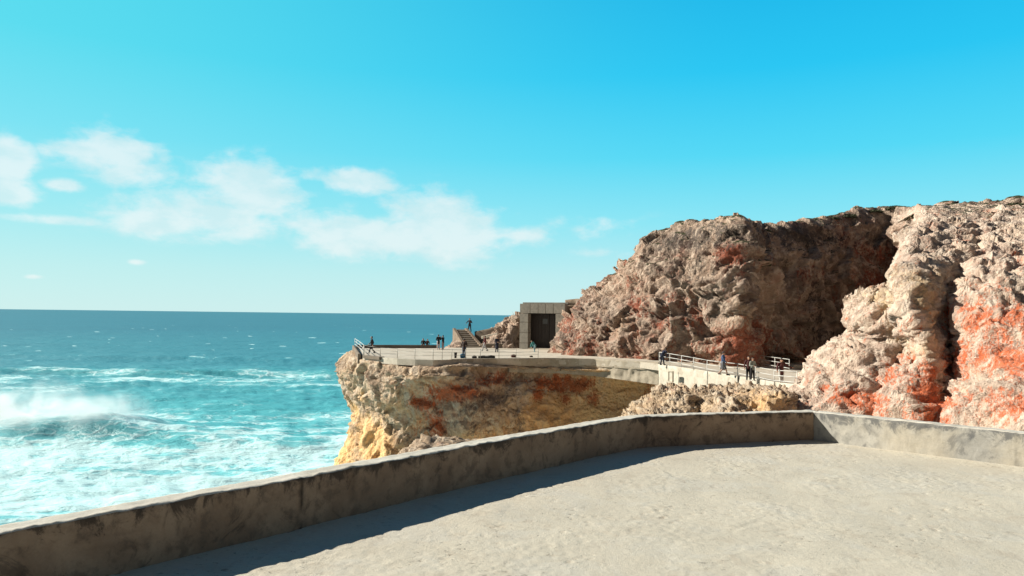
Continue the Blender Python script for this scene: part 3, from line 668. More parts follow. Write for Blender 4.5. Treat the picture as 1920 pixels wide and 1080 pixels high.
def rimgreen(p, n):
    up = sstep(.75, .93, np.abs(n[:, 2]))
    return up * sstep(5.0, 7.5, p[:, 2]) * .95
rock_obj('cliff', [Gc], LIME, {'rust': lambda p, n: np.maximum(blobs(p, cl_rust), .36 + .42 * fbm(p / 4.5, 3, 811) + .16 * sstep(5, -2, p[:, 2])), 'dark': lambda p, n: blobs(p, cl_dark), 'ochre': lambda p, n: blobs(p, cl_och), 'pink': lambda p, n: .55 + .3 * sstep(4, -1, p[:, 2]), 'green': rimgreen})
tag(bpy.data.objects['cliff'], 'tall grey limestone cliff with a shaded face behind the terrace', 'cliff', kind='structure')

# ------------------------------------------------------------------ ORANGE CRAG
def back(rowset, dx, dd): return [(x + dx, y, d + dd) for (x, y, d) in rowset]
def cols_to_rows(cols, topback=6.0, tz=-.4):
    c3 = [[at(*q) for q in c] for c in cols]
    for c in c3:
        b = c[0].copy(); b[2] -= 4; c.insert(0, b)
        c.append(c[-1] + np.array([.3, topback * .35, .1])); c.append(c[-2] + np.array([.6, topback, tz]))
    return np.swapaxes(np.array(c3), 0, 1)
LA = [
 [(1520, 745, 58), (1550, 705, 58), (1590, 665, 57), (1630, 632, 56.5), (1640, 600, 56), (1660, 572, 55)],
 [(1452, 778, 47.2), (1500, 724, 47.6), (1545, 668, 48), (1610, 627, 48.3), (1601, 592, 48), (1634, 560, 49)],
 [(1512, 792, 42.6), (1545, 742, 43.4), (1582, 690, 44.4), (1628, 640, 45.6), (1622, 598, 45.4), (1650, 557, 47.8)],
 [(1580, 798, 41.2), (1600, 745, 42.2), (1625, 690, 43.4), (1650, 640, 44.8), (1652, 598, 44.8), (1668, 556, 47.4)],
 [(1650, 802, 41.2), (1662, 745, 42.2), (1676, 690, 43.6), (1690, 640, 45), (1690, 598, 45.4), (1692, 558, 48)],
 [(1725, 804, 44), (1730, 745, 46), (1738, 690, 48), (1745, 640, 50), (1745, 598, 51), (1740, 560, 53)]]
PB_l = [(1738, 768, 42.4), (1728, 692, 42.8), (1713, 638, 43.4), (1686, 588, 44), (1682, 545, 45), (1690, 500, 46.6), (1706, 462, 48.8), (1737, 424, 52)]
PB = [back(PB_l, 40, 9), PB_l,
 [(1745, 770, 40), (1738, 692, 40.3), (1726, 638, 40.7), (1706, 588, 41.2), (1702, 545, 42.4), (1710, 500, 44.4), (1728, 462, 47.2), (1756, 424, 51.4)],
 [(1755, 770, 40.6), (1760, 692, 41.2), (1754, 638, 41.6), (1742, 588, 42.0), (1740, 545, 42.6), (1748, 500, 44.2), (1764, 462, 47), (1790, 424, 51.2)],
 [(1764, 770, 42), (1780, 692, 42.8), (1780, 638, 43.2), (1774, 588, 43.4), (1772, 545, 43.8), (1782, 500, 44.8), (1800, 462, 47.2), (1818, 424, 51.2)],
 [(1790, 770, 43.5), (1812, 692, 44.4), (1816, 638, 44.8), (1810, 588, 45.0), (1814, 545, 45.2), (1830, 500, 46.0), (1846, 462, 48.2), (1860, 424, 51.4)]]
MC_l = [(1762, 802, 39.5), (1782, 745, 40.6), (1800, 692, 41.6), (1806, 640, 42.4), (1796, 592, 42.6), (1804, 545, 43.6), (1820, 500, 45.6), (1848, 450, 49.2), (1868, 412, 53.2), (1878, 393, 55.4)]
MC = [back(MC_l, 35, 9), MC_l,
 [(1830, 818, 35.4), (1835, 748, 36.6), (1844, 692, 37.8), (1848, 640, 38.8), (1846, 592, 39.6), (1850, 545, 41), (1864, 500, 43.6), (1884, 450, 47.6), (1900, 412, 52.6), (1906, 392, 55.2)],
 [(1920, 832, 32.6), (1920, 748, 34), (1920, 692, 35.4), (1920, 640, 37), (1920, 592, 38.4), (1922, 545, 40), (1926, 500, 43), (1932, 450, 47), (1940, 410, 52), (1946, 390, 55)],
 [(2120, 850, 29), (2120, 748, 30), (2120, 692, 32), (2120, 640, 34), (2120, 592, 36), (2120, 545, 38), (2125, 500, 41), (2130, 450, 45), (2140, 400, 50), (2146, 385, 53)]]
UE = [[(1728, 480, 66), (1724, 428, 66.5), (1722, 394, 67), (1726, 382, 68)], [(1742, 480, 55.6), (1735, 428, 56.6), (1730, 402, 58.4), (1737, 390, 60.5)], [(1800, 480, 53.4), (1800, 428, 55), (1800, 405, 57.2), (1802, 391, 59.6)],
      [(1880, 480, 53), (1882, 428, 54.4), (1886, 405, 56.4), (1890, 390, 58.8)], [(2000, 480, 52), (2000, 428, 53), (2005, 395, 55), (2010, 386, 57)]]
LD = [[(1640, 800, 47), (1655, 745, 47.5), (1690, 700, 48), (1722, 650, 49)], [(1636, 802, 42), (1648, 742, 42.6), (1680, 696, 43), (1716, 652, 43.6)], [(1690, 806, 38.4), (1695, 745, 39.4), (1710, 702, 40.8), (1724, 660, 42.4)],
      [(1745, 806, 38.2), (1742, 760, 39.2), (1738, 722, 40.8), (1732, 680, 42.6)], [(1790, 806, 42), (1780, 770, 43), (1765, 740, 44), (1750, 700, 45)]]
CA = [('r', 3.4, .42), ('w', 1.35, .46), ('k', 1.1, .26), ('w', .58, .20), ('s', .6, .12), ('w', .27, .09), ('k', .32, .09), ('f', .12, .02)]
gs = []
for k, (L, s) in enumerate(((LA, 5), (PB, 4), (MC, 7), (UE, 9), (LD, 4))):
    g = sheet(cols_to_rows(L), .085, cap=90)
    gs.append(rocky(g, CA, 90 + 17 * k, damp=1 - .5 * sstep(7.0, 10.0, g[..., 2])))
cr_rust = [(1700, 735, 41, 1.5, 1.6, 1.3), (1715, 690, 41.5, .8, 1.0, 1.0), (1590, 745, 42.5, 1.7, 1.0, 1.05), (1640, 765, 41, 1.6, .8, .85), (1660, 690, 44, 1.2, 1.2, .6), (1880, 690, 37, 1.7, 1.9, 1.08), (1840, 600, 39.5, .9, 2.0, .9), (1905, 600, 38, 1.3, 2.0, .9), (1900, 500, 43, 2.4, 1.6, .6), (1910, 770, 34, 1.5, 1.2, 1.05), (1870, 770, 36, .9, 1.2, .75), (1850, 545, 41, 1.2, 1.3, .7), (1780, 440, 51, 2, .8, .5), (1690, 620, 45, 1.4, 1., .55), (1550, 700, 46, 1.2, .8, .5), (1520, 755, 44, 1.2, .5, .55), (1860, 450, 48, 1.5, .8, .5), (1690, 775, 40, 1.6, .8, 1.0), (1760, 735, 40, .6, .6, .7)]
cr_och = [(1710, 560, 43, 1.6, 3, .75), (1745, 600, 41, 1.2, 4, .7), (1705, 490, 47, 1.2, 1.4, .6), (1890, 430, 50, 1.4, .7, .6), (1760, 520, 43, 1.2, 1.5, .6), (1740, 660, 40.5, .8, 2, .6), (1880, 470, 47, 1, .8, .6)]
rock_obj('crag', gs, CRAGM, {'rust': lambda p, n: np.maximum(blobs(p, cr_rust), .30 + .30 * fbm(p / 2.6, 3, 812)), 'ochre': lambda p, n: blobs(p, cr_och), 'pink': lambda p, n: .55 + .2 * perlin(p / 2, 5), 'green': lambda p, n: sstep(.8, .95, np.abs(n[:, 2])) * sstep(9.2, 10.2, p[:, 2]) * .9})
tag(bpy.data.objects['crag'], 'knobbly white crag splashed with bright orange behind the right parapet', 'crag', kind='structure')

# ------------------------------------------------------------------ ROCK OUTCROPS
def outcrop(name, cols, step, amps, seed, mat, label, attrs=None, topback=6, tz=-.6):
    g = rocky(sheet(cols_to_rows(cols, topback, tz), step, cap=120), amps, seed)
    o = rock_obj(name, [g], mat, attrs or {'pink': lambda p, n: .3 + 0 * p[:, 0]})
    tag(o, label, 'rock', kind='structure'); return o
SM = [('r', 2.6, .3), ('w', 1.1, .2), ('k', .9, .36), ('k', .38, .17), ('r', .5, .06)]
# below the ramp
MR = [[(1215, 810, 56), (1225, 780, 57), (1236, 755, 59), (1243, 739, 60)],
      [(1160, 810, 48), (1178, 782, 49.5), (1205, 755, 52), (1238, 741, 56)],
      [(1215, 825, 44), (1222, 785, 45.5), (1240, 752, 49), (1262, 743, 54)],
      [(1285, 825, 42.5), (1285, 785, 44), (1285, 752, 47), (1300, 744, 52)],
      [(1300, 825, 45.5), (1302, 785, 46.5), (1310, 755, 48), (1325, 744, 50.5)],
      [(1340, 825, 42), (1342, 785, 43), (1350, 755, 45), (1365, 744, 49)],
      [(1410, 825, 41), (1412, 785, 42), (1418, 752, 43.5), (1425, 744, 47)],
      [(1468, 825, 41), (1472, 785, 42), (1474, 746, 43), (1476, 744, 45.5)],
      [(1500, 825, 45), (1500, 785, 46), (1502, 755, 46.5), (1505, 747, 47)]]
outcrop('rock_outcrop', MR, .08, SM, 401, HEADM, 'broken tan rocks below the white ramp wall', {'rust': lambda p, n: blobs(p, [(1270, 725, 54, 2, .5, .6), (1380, 775, 43, 1.6, .5, .6), (1250, 730, 55, .8, .6, .6)]), 'ochre': lambda p, n: blobs(p, [(1440, 758, 43, 2.4, 1.2, .75), (1380, 770, 43, 2, .8, .5)]), 'pink': lambda p, n: .3 + 0 * p[:, 0]}, 4, .05)
# just outside the near parapet
NR = [[(700, 927, 30), (715, 907, 30.5), (730, 890, 31), (742, 878, 32)], [(690, 932, 26), (712, 902, 26.6), (738, 880, 27.6), (752, 864, 29)], [(750, 922, 25), (758, 892, 25.6), (768, 864, 26.4), (776, 846, 28)],
      [(800, 917, 25), (804, 890, 25.6), (806, 864, 26.6), (806, 843, 28)], [(870, 902, 25), (868, 882, 25.8), (866, 864, 27), (862, 848, 28.4)], [(950, 892, 25), (945, 872, 26), (935, 860, 27), (925, 850, 29)]]
outcrop('rock_outcrop', NR, .06, [('r', 1.6, .16), ('w', .5, .16), ('k', .45, .16), ('w', .2, .07)], 431, HEADM, 'small pale knobbly rock showing above the near brown parapet', None, 4, -1.0)
# beside the stairs
SL = [[(832, 664, 99), (843, 650, 99), (855, 637, 99), (864, 624, 99)], [(836, 659, 91), (846, 648, 92.5), (856, 636, 94), (864, 623, 96.5)], [(855, 660, 89.4), (860, 648, 90.6), (863, 636, 92.4), (866, 624, 95)], [(870, 660, 90), (870, 648, 91), (868, 636, 92.8), (867, 624, 95.2)]]
outcrop('rock_outcrop', SL, .12, [('r', 1.6, .12), ('k', 1.0, .16), ('k', .5, .12)], 441, LIME, 'small rock slope on the left side of the old stairs', None, 4, -1.5)
SR = [[(905, 652, 98), (912, 640, 99), (928, 622, 100), (960, 600, 102)], [(915, 656, 90.5), (920, 643, 91), (928, 628, 92), (948, 606, 95)], [(938, 658, 89.5), (940, 645, 90), (944, 628, 91), (958, 602, 93.5)], [(962, 660, 88.5), (963, 645, 89), (965, 625, 90), (969, 598, 92)], [(985, 660, 90), (985, 645, 91), (985, 622, 92), (985, 596, 94)]]
outcrop('rock_outcrop', SR, .12, [('r', 2.0, .3), ('k', 1.5, .7), ('k', .7, .32), ('k', .35, .12)], 451, LIME, 'tumbled grey rocks between the old stairs and the stone pavilion', None, 5, -.5)
# land beyond and gully floor
def build_slope():
    xs = np.linspace(-14, 70, 170); ys = np.linspace(11, 62, 110); X, Y = np.meshgrid(xs, ys); p = np.stack([X.ravel(), Y.ravel(), 0 * X.ravel()], 1)
    z = -6.5 - .06 * (p[:, 1] - 11) + 1.4 * fbm(p / 7, 5, 501) - 22 * sstep(6, -12, p[:, 0] - .08 * p[:, 1]) + 4.3 * sstep(24, 12, p[:, 1]) * sstep(-2, 4, p[:, 0] - .6 * p[:, 1] + 6) + 2.0 * sstep(14, 30, p[:, 0])
    p[:, 2] = z; me = np_mesh('hillside', p, quads(len(ys), len(xs)), {k: z * 0 for k in ('rust', 'ochre', 'dark', 'pink', 'green')})
    tag(link('hillside', me, HEADM), 'rocky gully between the two terraces', 'ground', kind='structure')
build_slope()

# ------------------------------------------------------------------ PAVILION
def build_pavilion():
    A = on(973.5, 655, ZT); yawn = math.atan2(-.42, .91)         # direction of the front
    root = empty('stone_pavilion', A, yawn)
    tag(root, 'square grey stone block pavilion with a dark recessed doorway against the cliff', 'pavilion')
    W, Hh, D = 5.75, 5.45, 6.5; jl, jr, lint, thk = 1.12, 1.18, 1.18, .9
    g = .05
    def blocks(name, lst):
        bm = bmesh.new()
        for (x0, x1, z0, z1) in lst: bm_box(bm, ((x0 + x1) / 2, thk / 2, (z0 + z1) / 2), (x1 - x0 - g, thk, z1 - z0 - g), 0, .018)
        o = bm_obj(name, bm, BLOCK, root); at_ = o.data.attributes.new('crack', 'FLOAT', 'POINT'); return o
    zj = [-.3, .78, 2.0, 3.22, Hh - lint]
    blocks('jamb', [(0, jl, zj[i], zj[i + 1]) for i in range(4)])
    blocks('jamb', [(W - jr, W, zj[i], zj[i + 1]) for i in range(4)])
    xl = [0, 1.36, 2.38, 3.33, 4.3, W]
    blocks('lintel', [(xl[i], xl[i + 1], Hh - lint, Hh) for i in range(5)])
    bm = bmesh.new()                                             # mortar and body of the building behind the blocks
    bm_box(bm, (jl / 2, thk / 2, (Hh - lint) / 2 - .1), (jl - .08, thk - .06, Hh - lint + .1)); bm_box(bm, (W - jr / 2, thk / 2, (Hh - lint) / 2 - .1), (jr - .08, thk - .06, Hh - lint + .1))
    bm_box(bm, (W / 2, thk / 2, Hh - lint / 2), (W - .08, thk - .06, lint - .08))
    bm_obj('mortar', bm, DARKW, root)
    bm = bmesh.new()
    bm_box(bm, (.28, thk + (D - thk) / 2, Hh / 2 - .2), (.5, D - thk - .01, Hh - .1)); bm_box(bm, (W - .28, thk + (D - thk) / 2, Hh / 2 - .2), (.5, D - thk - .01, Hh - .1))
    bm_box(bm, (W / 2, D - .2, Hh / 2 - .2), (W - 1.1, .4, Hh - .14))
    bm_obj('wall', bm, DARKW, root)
    bm = bmesh.new(); bm_box(bm, (W / 2, D / 2 + .45, Hh + .03), (W + .05, D - .95, .24), 0, .03); bm_obj('roof_slab', bm, BLOCK, root)
    # recessed door: boards, frame and a small window
    y = 1.75
    bm = bmesh.new(); x = jl + .02; xs = np.linspace(.52, W - .52, 17)
    for i in range(16): bm_box(bm, ((xs[i] + xs[i + 1]) / 2, y + .04 * (i % 2) * .3, 2.0), (xs[i + 1] - xs[i] - .02, .07, 4.45))
    door = bm_obj('door', bm, WOOD, root)
    bm = bmesh.new()
    for xx in (2.05, 3.05, 4.1): bm_box(bm, (xx, y - .06, 2.0), (.10, .09, 4.4))
    bm_box(bm, (3.05, y - .055, 2.5), (2.1, .07, .10)); bm_obj('door_frame', bm, WOOD, door)
    bm = bmesh.new(); bm_box(bm, (2.62, y - .07, 3.35), (.62, .05, .62)); bm_obj('window', bm, GLASSM, door)
    bm = bmesh.new(); bm_box(bm, (W / 2, .2, .10), (W - jl - jr, .4, .2), 0, .02); bm_obj('threshold', bm, FARC, root)
    for o in root.children_recursive:
        if o.type == 'MESH' and 'crack' not in o.data.attributes: o.data.attributes.new('crack', 'FLOAT', 'POINT')
    # ruined wall top beyond the roof
    p0, p1 = at(1060, 569, 95), at(1102, 569, 93)
    wall_path('ruined_wall', [(p0[0], 95, p0[2] + .45, p0[2] - 1.5), (*(.5 * (p0 + p1))[:2], p0[2] + .62, p0[2] - 1.5), (p1[0], 93, p1[2] + .55, p1[2] - 1.5)], .6, 0, 0, STEPM, 'low brown broken wall on top of the cliff behind the pavilion roof', seed=77, amp=.15)
build_pavilion()

# ------------------------------------------------------------------ STAIRS AND UPPER PATH
def build_stairs():
    a, b = on(873, 652.2, ZT), on(900, 652.2, ZT); w = np.linalg.norm(b - a); yaw = math.atan2((b - a)[1], (b - a)[0])
    root = empty('staircase', a, yaw); tag(root, 'worn brown stone stairs climbing to the upper path', 'stairs')
    n, rise, run = 9, .22, .51
    bm = bmesh.new()
    for i in range(n): bm_box(bm, (w / 2 - .05 * i, run * i + (n - i) * run / 2, rise * i + rise / 2), (w - .02 * i, (n - i) * run, rise - .004), 0, .012)
    bm_obj('steps', bm, STEPM, root)
    for i in range(n):
        bm = bmesh.new(); bm_box(bm, (w / 2 - .05 * i, run * i + run / 2 - .06, rise * (i + 1) - .035), (w - .02 * i + .03, run + .05, .085), 0, .015); bm_obj('tread', bm, FARC, root)  # paler tread slabs put the lit step edges into the colour
    for x0, x1, m in ((-.12, -.5, STEPM), (w + .16, w - .72, STEPM)):
        bm = bmesh.new(); pr = [(-.3, 0), (0, .32), (n * run, n * rise + .30), (n * run + .3, n * rise + .3), (n * run + .3, -.2), (-.3, -.2)]
        lo = []; hi = []
        for (y, z) in pr:
            x = x0 + (x1 - x0) * max(0, y) / (n * run)
            lo.append(bm.verts.new((x - .15, y, z))); hi.append(bm.verts.new((x + .15, y, z)))
        bm.faces.new(lo); bm.faces.new(hi[::-1])
        for i in range(len(pr)): bm.faces.new((lo[i], hi[i], hi[(i + 1) % len(pr)], lo[(i + 1) % len(pr)]))
        bmesh.ops.recalc_face_normals(bm, faces=bm.faces); bm_obj('side_wall', bm, m, root)
    bm = bmesh.new(); bm_box(bm, (w / 2 - .42, n * run + .9, n * rise - .3 + .16), (w - .1, 1.7, .5)); bm_obj('landing', bm, STEPM, root)
    for o in root.children: o.data.attributes.new('crack', 'FLOAT', 'POINT')
    q = [at(890, 621.5, 95.2), at(915, 616.5, 94.4), at(932, 612, 94), at(945, 606, 93.6), at(956, 600, 93.6)]
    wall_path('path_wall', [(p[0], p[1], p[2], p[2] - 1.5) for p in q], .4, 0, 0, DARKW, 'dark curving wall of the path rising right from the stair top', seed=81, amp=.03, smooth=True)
    q = [at(903, 630, 92.4), at(918, 627, 92), at(934, 624, 91.6)]
    wall_path('rock_ledge', [(p[0], p[1], p[2], p[2] - .35) for p in q], .5, 0, 0, WHITEW, 'thin pale ledge just right of the stairs', 'ledge', seed=82, amp=.05)
    q = [on(903, 653, ZT), on(930, 653.6, ZT), on(958, 654, ZT)]
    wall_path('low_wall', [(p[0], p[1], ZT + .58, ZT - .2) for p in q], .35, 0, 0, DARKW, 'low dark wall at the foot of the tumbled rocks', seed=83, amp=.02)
build_stairs()

# ------------------------------------------------------------------ RAILINGS
def railing(label, posts, rails, mat, rad=.028, prad=.03, pmat=None, hlong=None):
    """posts: list of (base xyz, height); rails: heights above each post base"""
    b0 = Vector(posts[0][0]); root = empty('railing', b0); tag(root, label, 'railing')
    for p, h in posts:
        bm = bmesh.new(); q = Vector(p) - b0; bm_tube(bm, q, q + Vector((0, 0, h)), prad, prad, 8); bm_obj('post', bm, pmat or mat, root, True)
    tops = [Vector(p) - b0 + Vector((0, 0, h)) for p, h in posts]
    for drop in rails:
        bm = bmesh.new()
        for a, b in zip(tops[:-1], tops[1:]):
            bm_tube(bm, a - Vector((0, 0, drop)), b - Vector((0, 0, drop)), rad, rad, 8)
        for a in tops: bm_ball(bm, a - Vector((0, 0, drop)), rad * 1.02, 6)
        bm_obj('rail', bm, mat, root, True)
    return root
lp = [on(681.5, 666.5, ZT), on(675, 659.5, ZT), on(669, 654, ZT), on(665.3, 651, ZT)]
railing('white pipe railing along the tip of the headland', [(p, 1.02) for p in lp], (0, .33, .66), STEEL, .026, .032)
fx = [(682.5, 667, 1.0), (713, 669.8, .86), (745, 672.2, .9), (778, 673.8, .95), (812, 674.8, .95), (829, 674.6, .93), (847, 674, .92), (873, 673.5, .92), (900.5, 672.8, .9), (935.5, 672.6, .88), (967.6, 672, .85), (1009, 671.8, .95)]
railing('thin wire railing along the front edge of the far terrace', [(on(x, y - .4, ZT), h) for x, y, h in fx], (0.02, .3, .6), WIRE, .012, .026)
rp = [(1236, 683.2, 65, 1.06, 0), (1255.7, 686.2, 63.4, 1.05, 0), (1277.6, 689.3, 61.8, 1.0, 0), (1300, 692.7, 60.1, .95, 0), (1325, 696.8, 58.3, .9, 1.05), (1350, 700.8, 56.5, .9, 0), (1382, 705.6, 54.3, .92, .62), (1416, 711, 51.9, .86, 0), (1450, 716.6, 49.2, .8, .25), (1494, 722, 46.5, .85, 0)]
root = railing('white pipe railing descending along the near edge of the ramp', [((lambda p: (p[0], p[1] - .05 - (.1 if lo else 0), p[2] - lo))(at(x, y, d)), h + lo) for x, y, d, h, lo in rp], (0, .34, .68), STEEL, .024, .028)
r2 = [(1403, 681, 70, .85), (1425, 684, 67.6, .85), (1453, 688.6, 64.8, .85), (1480, 693, 62, .85)]
railing('short white three bar railing beside the shaded cliff foot', [(at(x, y, d), h) for x, y, d, h in r2], (0, .36, .74), STEEL, .026, .03)
for (x, y, d, lbl) in ((1272, 722, 57, 'thin grey pole standing against the white ramp wall'), (1421, 722.5, 50.5, 'thin short pole at the foot of the ramp near the pair of walkers'), (1512, 706, 56, 'thin grey stake on the sunlit floor left of the orange crag')):
    p = at(x, y, d); root = empty('pole', p); tag(root, lbl, 'pole')
    bm = bmesh.new(); bm_tube(bm, (0, 0, -.2), (0, 0, .95), .025, .022, 8); bm_ball(bm, (0, 0, .95), .03, 6); bm_obj('shaft', bm, WIRE, root, True)
    bm = bmesh.new(); bm_tube(bm, (0, 0, -.02), (0, 0, .04), .09, .07, 10); bm_obj('foot_plate', bm, WIRE, root, True)
# steps of pale slabs under the cliff
a, b = at(1488, 689.5, 66), at(1545, 688, 66.5)
wall_path('kerb_slab', [(a[0], a[1], a[2] + .22, a[2] - .1), (b[0], b[1], b[2] + .22, b[2] - .1)], 1.2, 0, 0, RETW, 'long pale slab on the floor beside the shaded cliff', 'slab', seed=91)
def hatch():
    p = at(1259, 706, 61.9); root = empty('wall_hatch', (p[0], p[1], p[2])); root.rotation_euler = (0, 0, math.atan2(RE3[1][1] - RE3[0][1], RE3[1][0] - RE3[0][0])); tag(root, 'small pale hatch in the white ramp wall', 'hatch')
    bm = bmesh.new()
    for dx in (-.3, .3): bm_box(bm, (dx, -.06, 0), (.07, .12, .9))
    for dz in (-.42, .42): bm_box(bm, (0, -.061, dz), (.54, .12, .07))
    bm_obj('frame', bm, RETW, root); bm = bmesh.new(); bm_box(bm, (0, -.03, 0), (.54, .06, .78)); bm_obj('panel', bm, WHITEW, root)
    for o in root.children: o.data.attributes.new('crack', 'FLOAT', 'POINT')
hatch()

# ------------------------------------------------------------------ PEOPLE
SKIN = plain('skin', (.42, .24, .16), .55, 0, .1, 8); HAIRM = plain('dark_hair', (.018, .013, .010), .6, 0, .3, 30); BRHAIR = plain('brown_hair', (.09, .045, .02), .6, 0, .3, 30)
_cl = {}
def cloth(col):
    if col not in _cl: _cl[col] = plain('cloth', col, .85, 0, .18, 12)
    return _cl[col]
def caps(bm, p0, p1, r0, r1):
    if (Vector(p1) - Vector(p0)).length > 1e-4: bm_tube(bm, p0, p1, r0, r1, 10)
    bm_ball(bm, p0, r0, 8); bm_ball(bm, p1, r1, 8)
def remesh(o, vox):
    m = o.modifiers.new('remesh', 'REMESH'); m.mode = 'VOXEL'; m.voxel_size = vox; m.use_smooth_shade = True
    s = o.modifiers.new('smooth', 'SMOOTH'); s.iterations = 2; s.factor = .5
V = Vector
POSES = {
 'stand': dict(k=((-.10, .02, .49), (.10, .0, .49)), a=((-.12, -.03, .08), (.12, .03, .08)), e=((-.27, -.03, 1.14), (.27, -.03, 1.14)), h=((-.28, .06, .89), (.28, .06, .89))),
 'walk': dict(k=((-.10, .16, .49), (.09, -.02, .47)), a=((-.10, .27, .09), (.09, -.30, .14)), e=((-.26, -.16, 1.15), (.26, .10, 1.15)), h=((-.25, -.10, .90), (.24, .28, .97))),
 'photo': dict(k=((-.11, .03, .49), (.11, .02, .49)), a=((-.14, -.02, .08), (.14, .04, .08)), e=((-.27, .14, 1.24), (.27, .14, 1.24)), h=((-.09, .30, 1.48), (.09, .30, 1.48))),
 'hold': dict(k=((-.10, .03, .49), (.10, .0, .49)), a=((-.12, .02, .08), (.12, -.03, .08)), e=((-.27, .02, 1.14), (.27, .02, 1.14)), h=((-.10, .27, 1.10), (.10, .27, 1.12))),
 'lean': dict(k=((-.14, .02, .49), (.13, .02, .49)), a=((-.20, 0, .08), (.19, .03, .08)), e=((-.33, .05, 1.16), (.36, .08, 1.20)), h=((-.22, .22, 1.22), (.36, .32, 1.08))),
 'armout': dict(k=((-.07, .02, .49), (.07, .0, .49)), a=((-.07, -.02, .08), (.07, .03, .08)), e=((-.43, .02, 1.22), (.29, .05, 1.14)), h=((-.66, .06, 1.16), (.33, .22, .95))),
 'sit': dict(hip=.46, k=((-.13, .42, .44), (.13, .42, .44)), a=((-.13, .46, .05), (.13, .40, .05)), e=((-.28, .06, .72), (.28, .06, .72)), h=((-.14, .33, .55), (.14, .33, .55)), tilt=.16),
 'bend': dict(k=((-.11, .05, .48), (.11, .08, .48)), a=((-.12, -.06, .08), (.12, .16, .08)), e=((-.24, .50, .88), (.24, .46, .92)), h=((-.14, .58, .63), (.14, .55, .70)), tilt=.75),
}
def person(px, py, z, face, label, pose='stand', hgt=1.72, top=(.02, .02, .025), legs=(.02, .02, .025), shoes=(.02, .02, .02), hair=HAIRM, longhair=False, skirt=False, cap_=None, bag=None, group=None, loc=None, long_top=False, shorts=False, seat=0.0):
    P = POSES[pose]; hip = P.get('hip', .92); tilt = P.get('tilt', 0); dz = hip - .92
    base = on(px, py, z) if loc is None else np.array(loc)
    def T(x, y, zz):                                             # torso points bend about the hip
        q = V((x, y, zz - .92)); q.rotate(Matrix.Rotation(-tilt, 3, 'X')); return V((q.x, q.y, q.z + hip))
    neck, chest, waist = T(0, -.01, 1.47), T(0, 0, 1.28), T(0, 0, 1.06); hd = T(0, .03, 1.62)
    sh = (T(-.185, 0, 1.41), T(.185, 0, 1.41)); hp = (V((-.09, 0, hip)), V((.09, 0, hip)))
    if pose == 'bend' or pose == 'sit': el = [V(e) for e in P['e']]; ha = [V(h) for h in P['h']]
    else: el = [V(e) for e in P['e']]; ha = [V(h) for h in P['h']]
    kn = [V(k) for k in P['k']]; an = [V(a) for a in P['a']]
    bm = bmesh.new()
    caps(bm, V((0, 0, hip)), waist, .115, .11); caps(bm, waist, chest, .11, .135); caps(bm, sh[0], sh[1], .062, .062); caps(bm, chest, neck, .10, .055); caps(bm, neck, hd, .052, .05)
    rot = Matrix.Rotation(-tilt * .6, 3, 'X').to_quaternion()
    bm_ball(bm, hd, (.075, .093, .115), 12, rot); fwd = V((0, 1, 0)); fwd.rotate(Matrix.Rotation(-tilt * .6, 3, 'X'))
    up = V((0, 0, 1)); up.rotate(Matrix.Rotation(-tilt * .6, 3, 'X'))
    caps(bm, hd + fwd * .088 + up * .012, hd + fwd * .104 - up * .022, .012, .017)                          # nose
    caps(bm, hd + fwd * .055 - up * .085, hd + fwd * .07 - up * .08, .04, .032)                             # jaw
    for s in (-1, 1): bm_ball(bm, hd + V((s * .078, -.005, -.005)), (.014, .026, .034), 6)
    for s in range(2):
        caps(bm, hp[s], kn[s], .088, .058); caps(bm, kn[s], an[s], .058, .042)
        toe = an[s] + V((.02 * (-1, 1)[s], .16, -.045)); caps(bm, an[s] - V((0, .03, .03)), toe, .042, .034)
        caps(bm, sh[s], el[s], .052, .042); caps(bm, el[s], ha[s], .042, .031)
        d = (ha[s] - el[s]).normalized(); side = d.cross(V((0, 0, 1)) if abs(d.z) < .9 else V((0, 1, 0))).normalized()
        pm = ha[s] + d * .075; caps(bm, ha[s], pm, .030, .034)
        nrm = side.cross(d).normalized()
        for k, (o_, L) in enumerate(((-.030, .060), (-.010, .075), (.010, .070), (.029, .052))):
            k0 = pm + side * o_ + d * .01; k1 = k0 + d * L * .6 + nrm * .006; caps(bm, k0, k1, .0105, .0095); caps(bm, k1, k1 + d * L * .35 + nrm * .022, .0095, .008)
        caps(bm, ha[s] + d * .02 + side * -.03, ha[s] + d * .075 + side * -.062, .013, .010)
    body = bm_obj('person', bm, SKIN, None, True); remesh(body, .013)
    tag(body, label, 'person', group)
    parts = []
    bm = bmesh.new()                                             # upper garment
    low = T(0, 0, .90 if not long_top else .78); caps(bm, low, waist, .15, .137); caps(bm, waist, chest, .137, .16); caps(bm, sh[0] + V((.02, 0, 0)), sh[1] - V((.02, 0, 0)), .078, .078); caps(bm, chest, T(0, -.01, 1.44), .125, .075)
    for s in range(2): caps(bm, sh[s], el[s], .070, .058); caps(bm, el[s], el[s].lerp(ha[s], .88), .058, .045)
    o = bm_obj('jacket', bm, cloth(top), body, True); remesh(o, .018)
    bm = bmesh.new()
    caps(bm, V((0, 0, hip + .08)), V((0, 0, hip - .03)), .132, .138)
    for s in range(2):
        caps(bm, hp[s], kn[s], .108, .077)
        if not shorts: caps(bm, kn[s], an[s] + V((0, 0, .01)), .077, .062)
    if skirt: caps(bm, V((0, 0, hip)), V((0, .02, .55)), .15, .20)
    o = bm_obj('skirt' if skirt else ('shorts' if shorts else 'trousers'), bm, cloth(legs), body, True); remesh(o, .018)
    for s in range(2):
        bm = bmesh.new(); toe = an[s] + V((.02 * (-1, 1)[s], .17, -.045)); caps(bm, an[s] - V((0, .035, .028)), toe, .052, .042); o = bm_obj('shoe', bm, cloth(shoes), body, True); remesh(o, .014)
    bm = bmesh.new(); bm_ball(bm, hd + V((0, -.018, .028)) - fwd * .004, (.086, .096, .108), 10, rot)
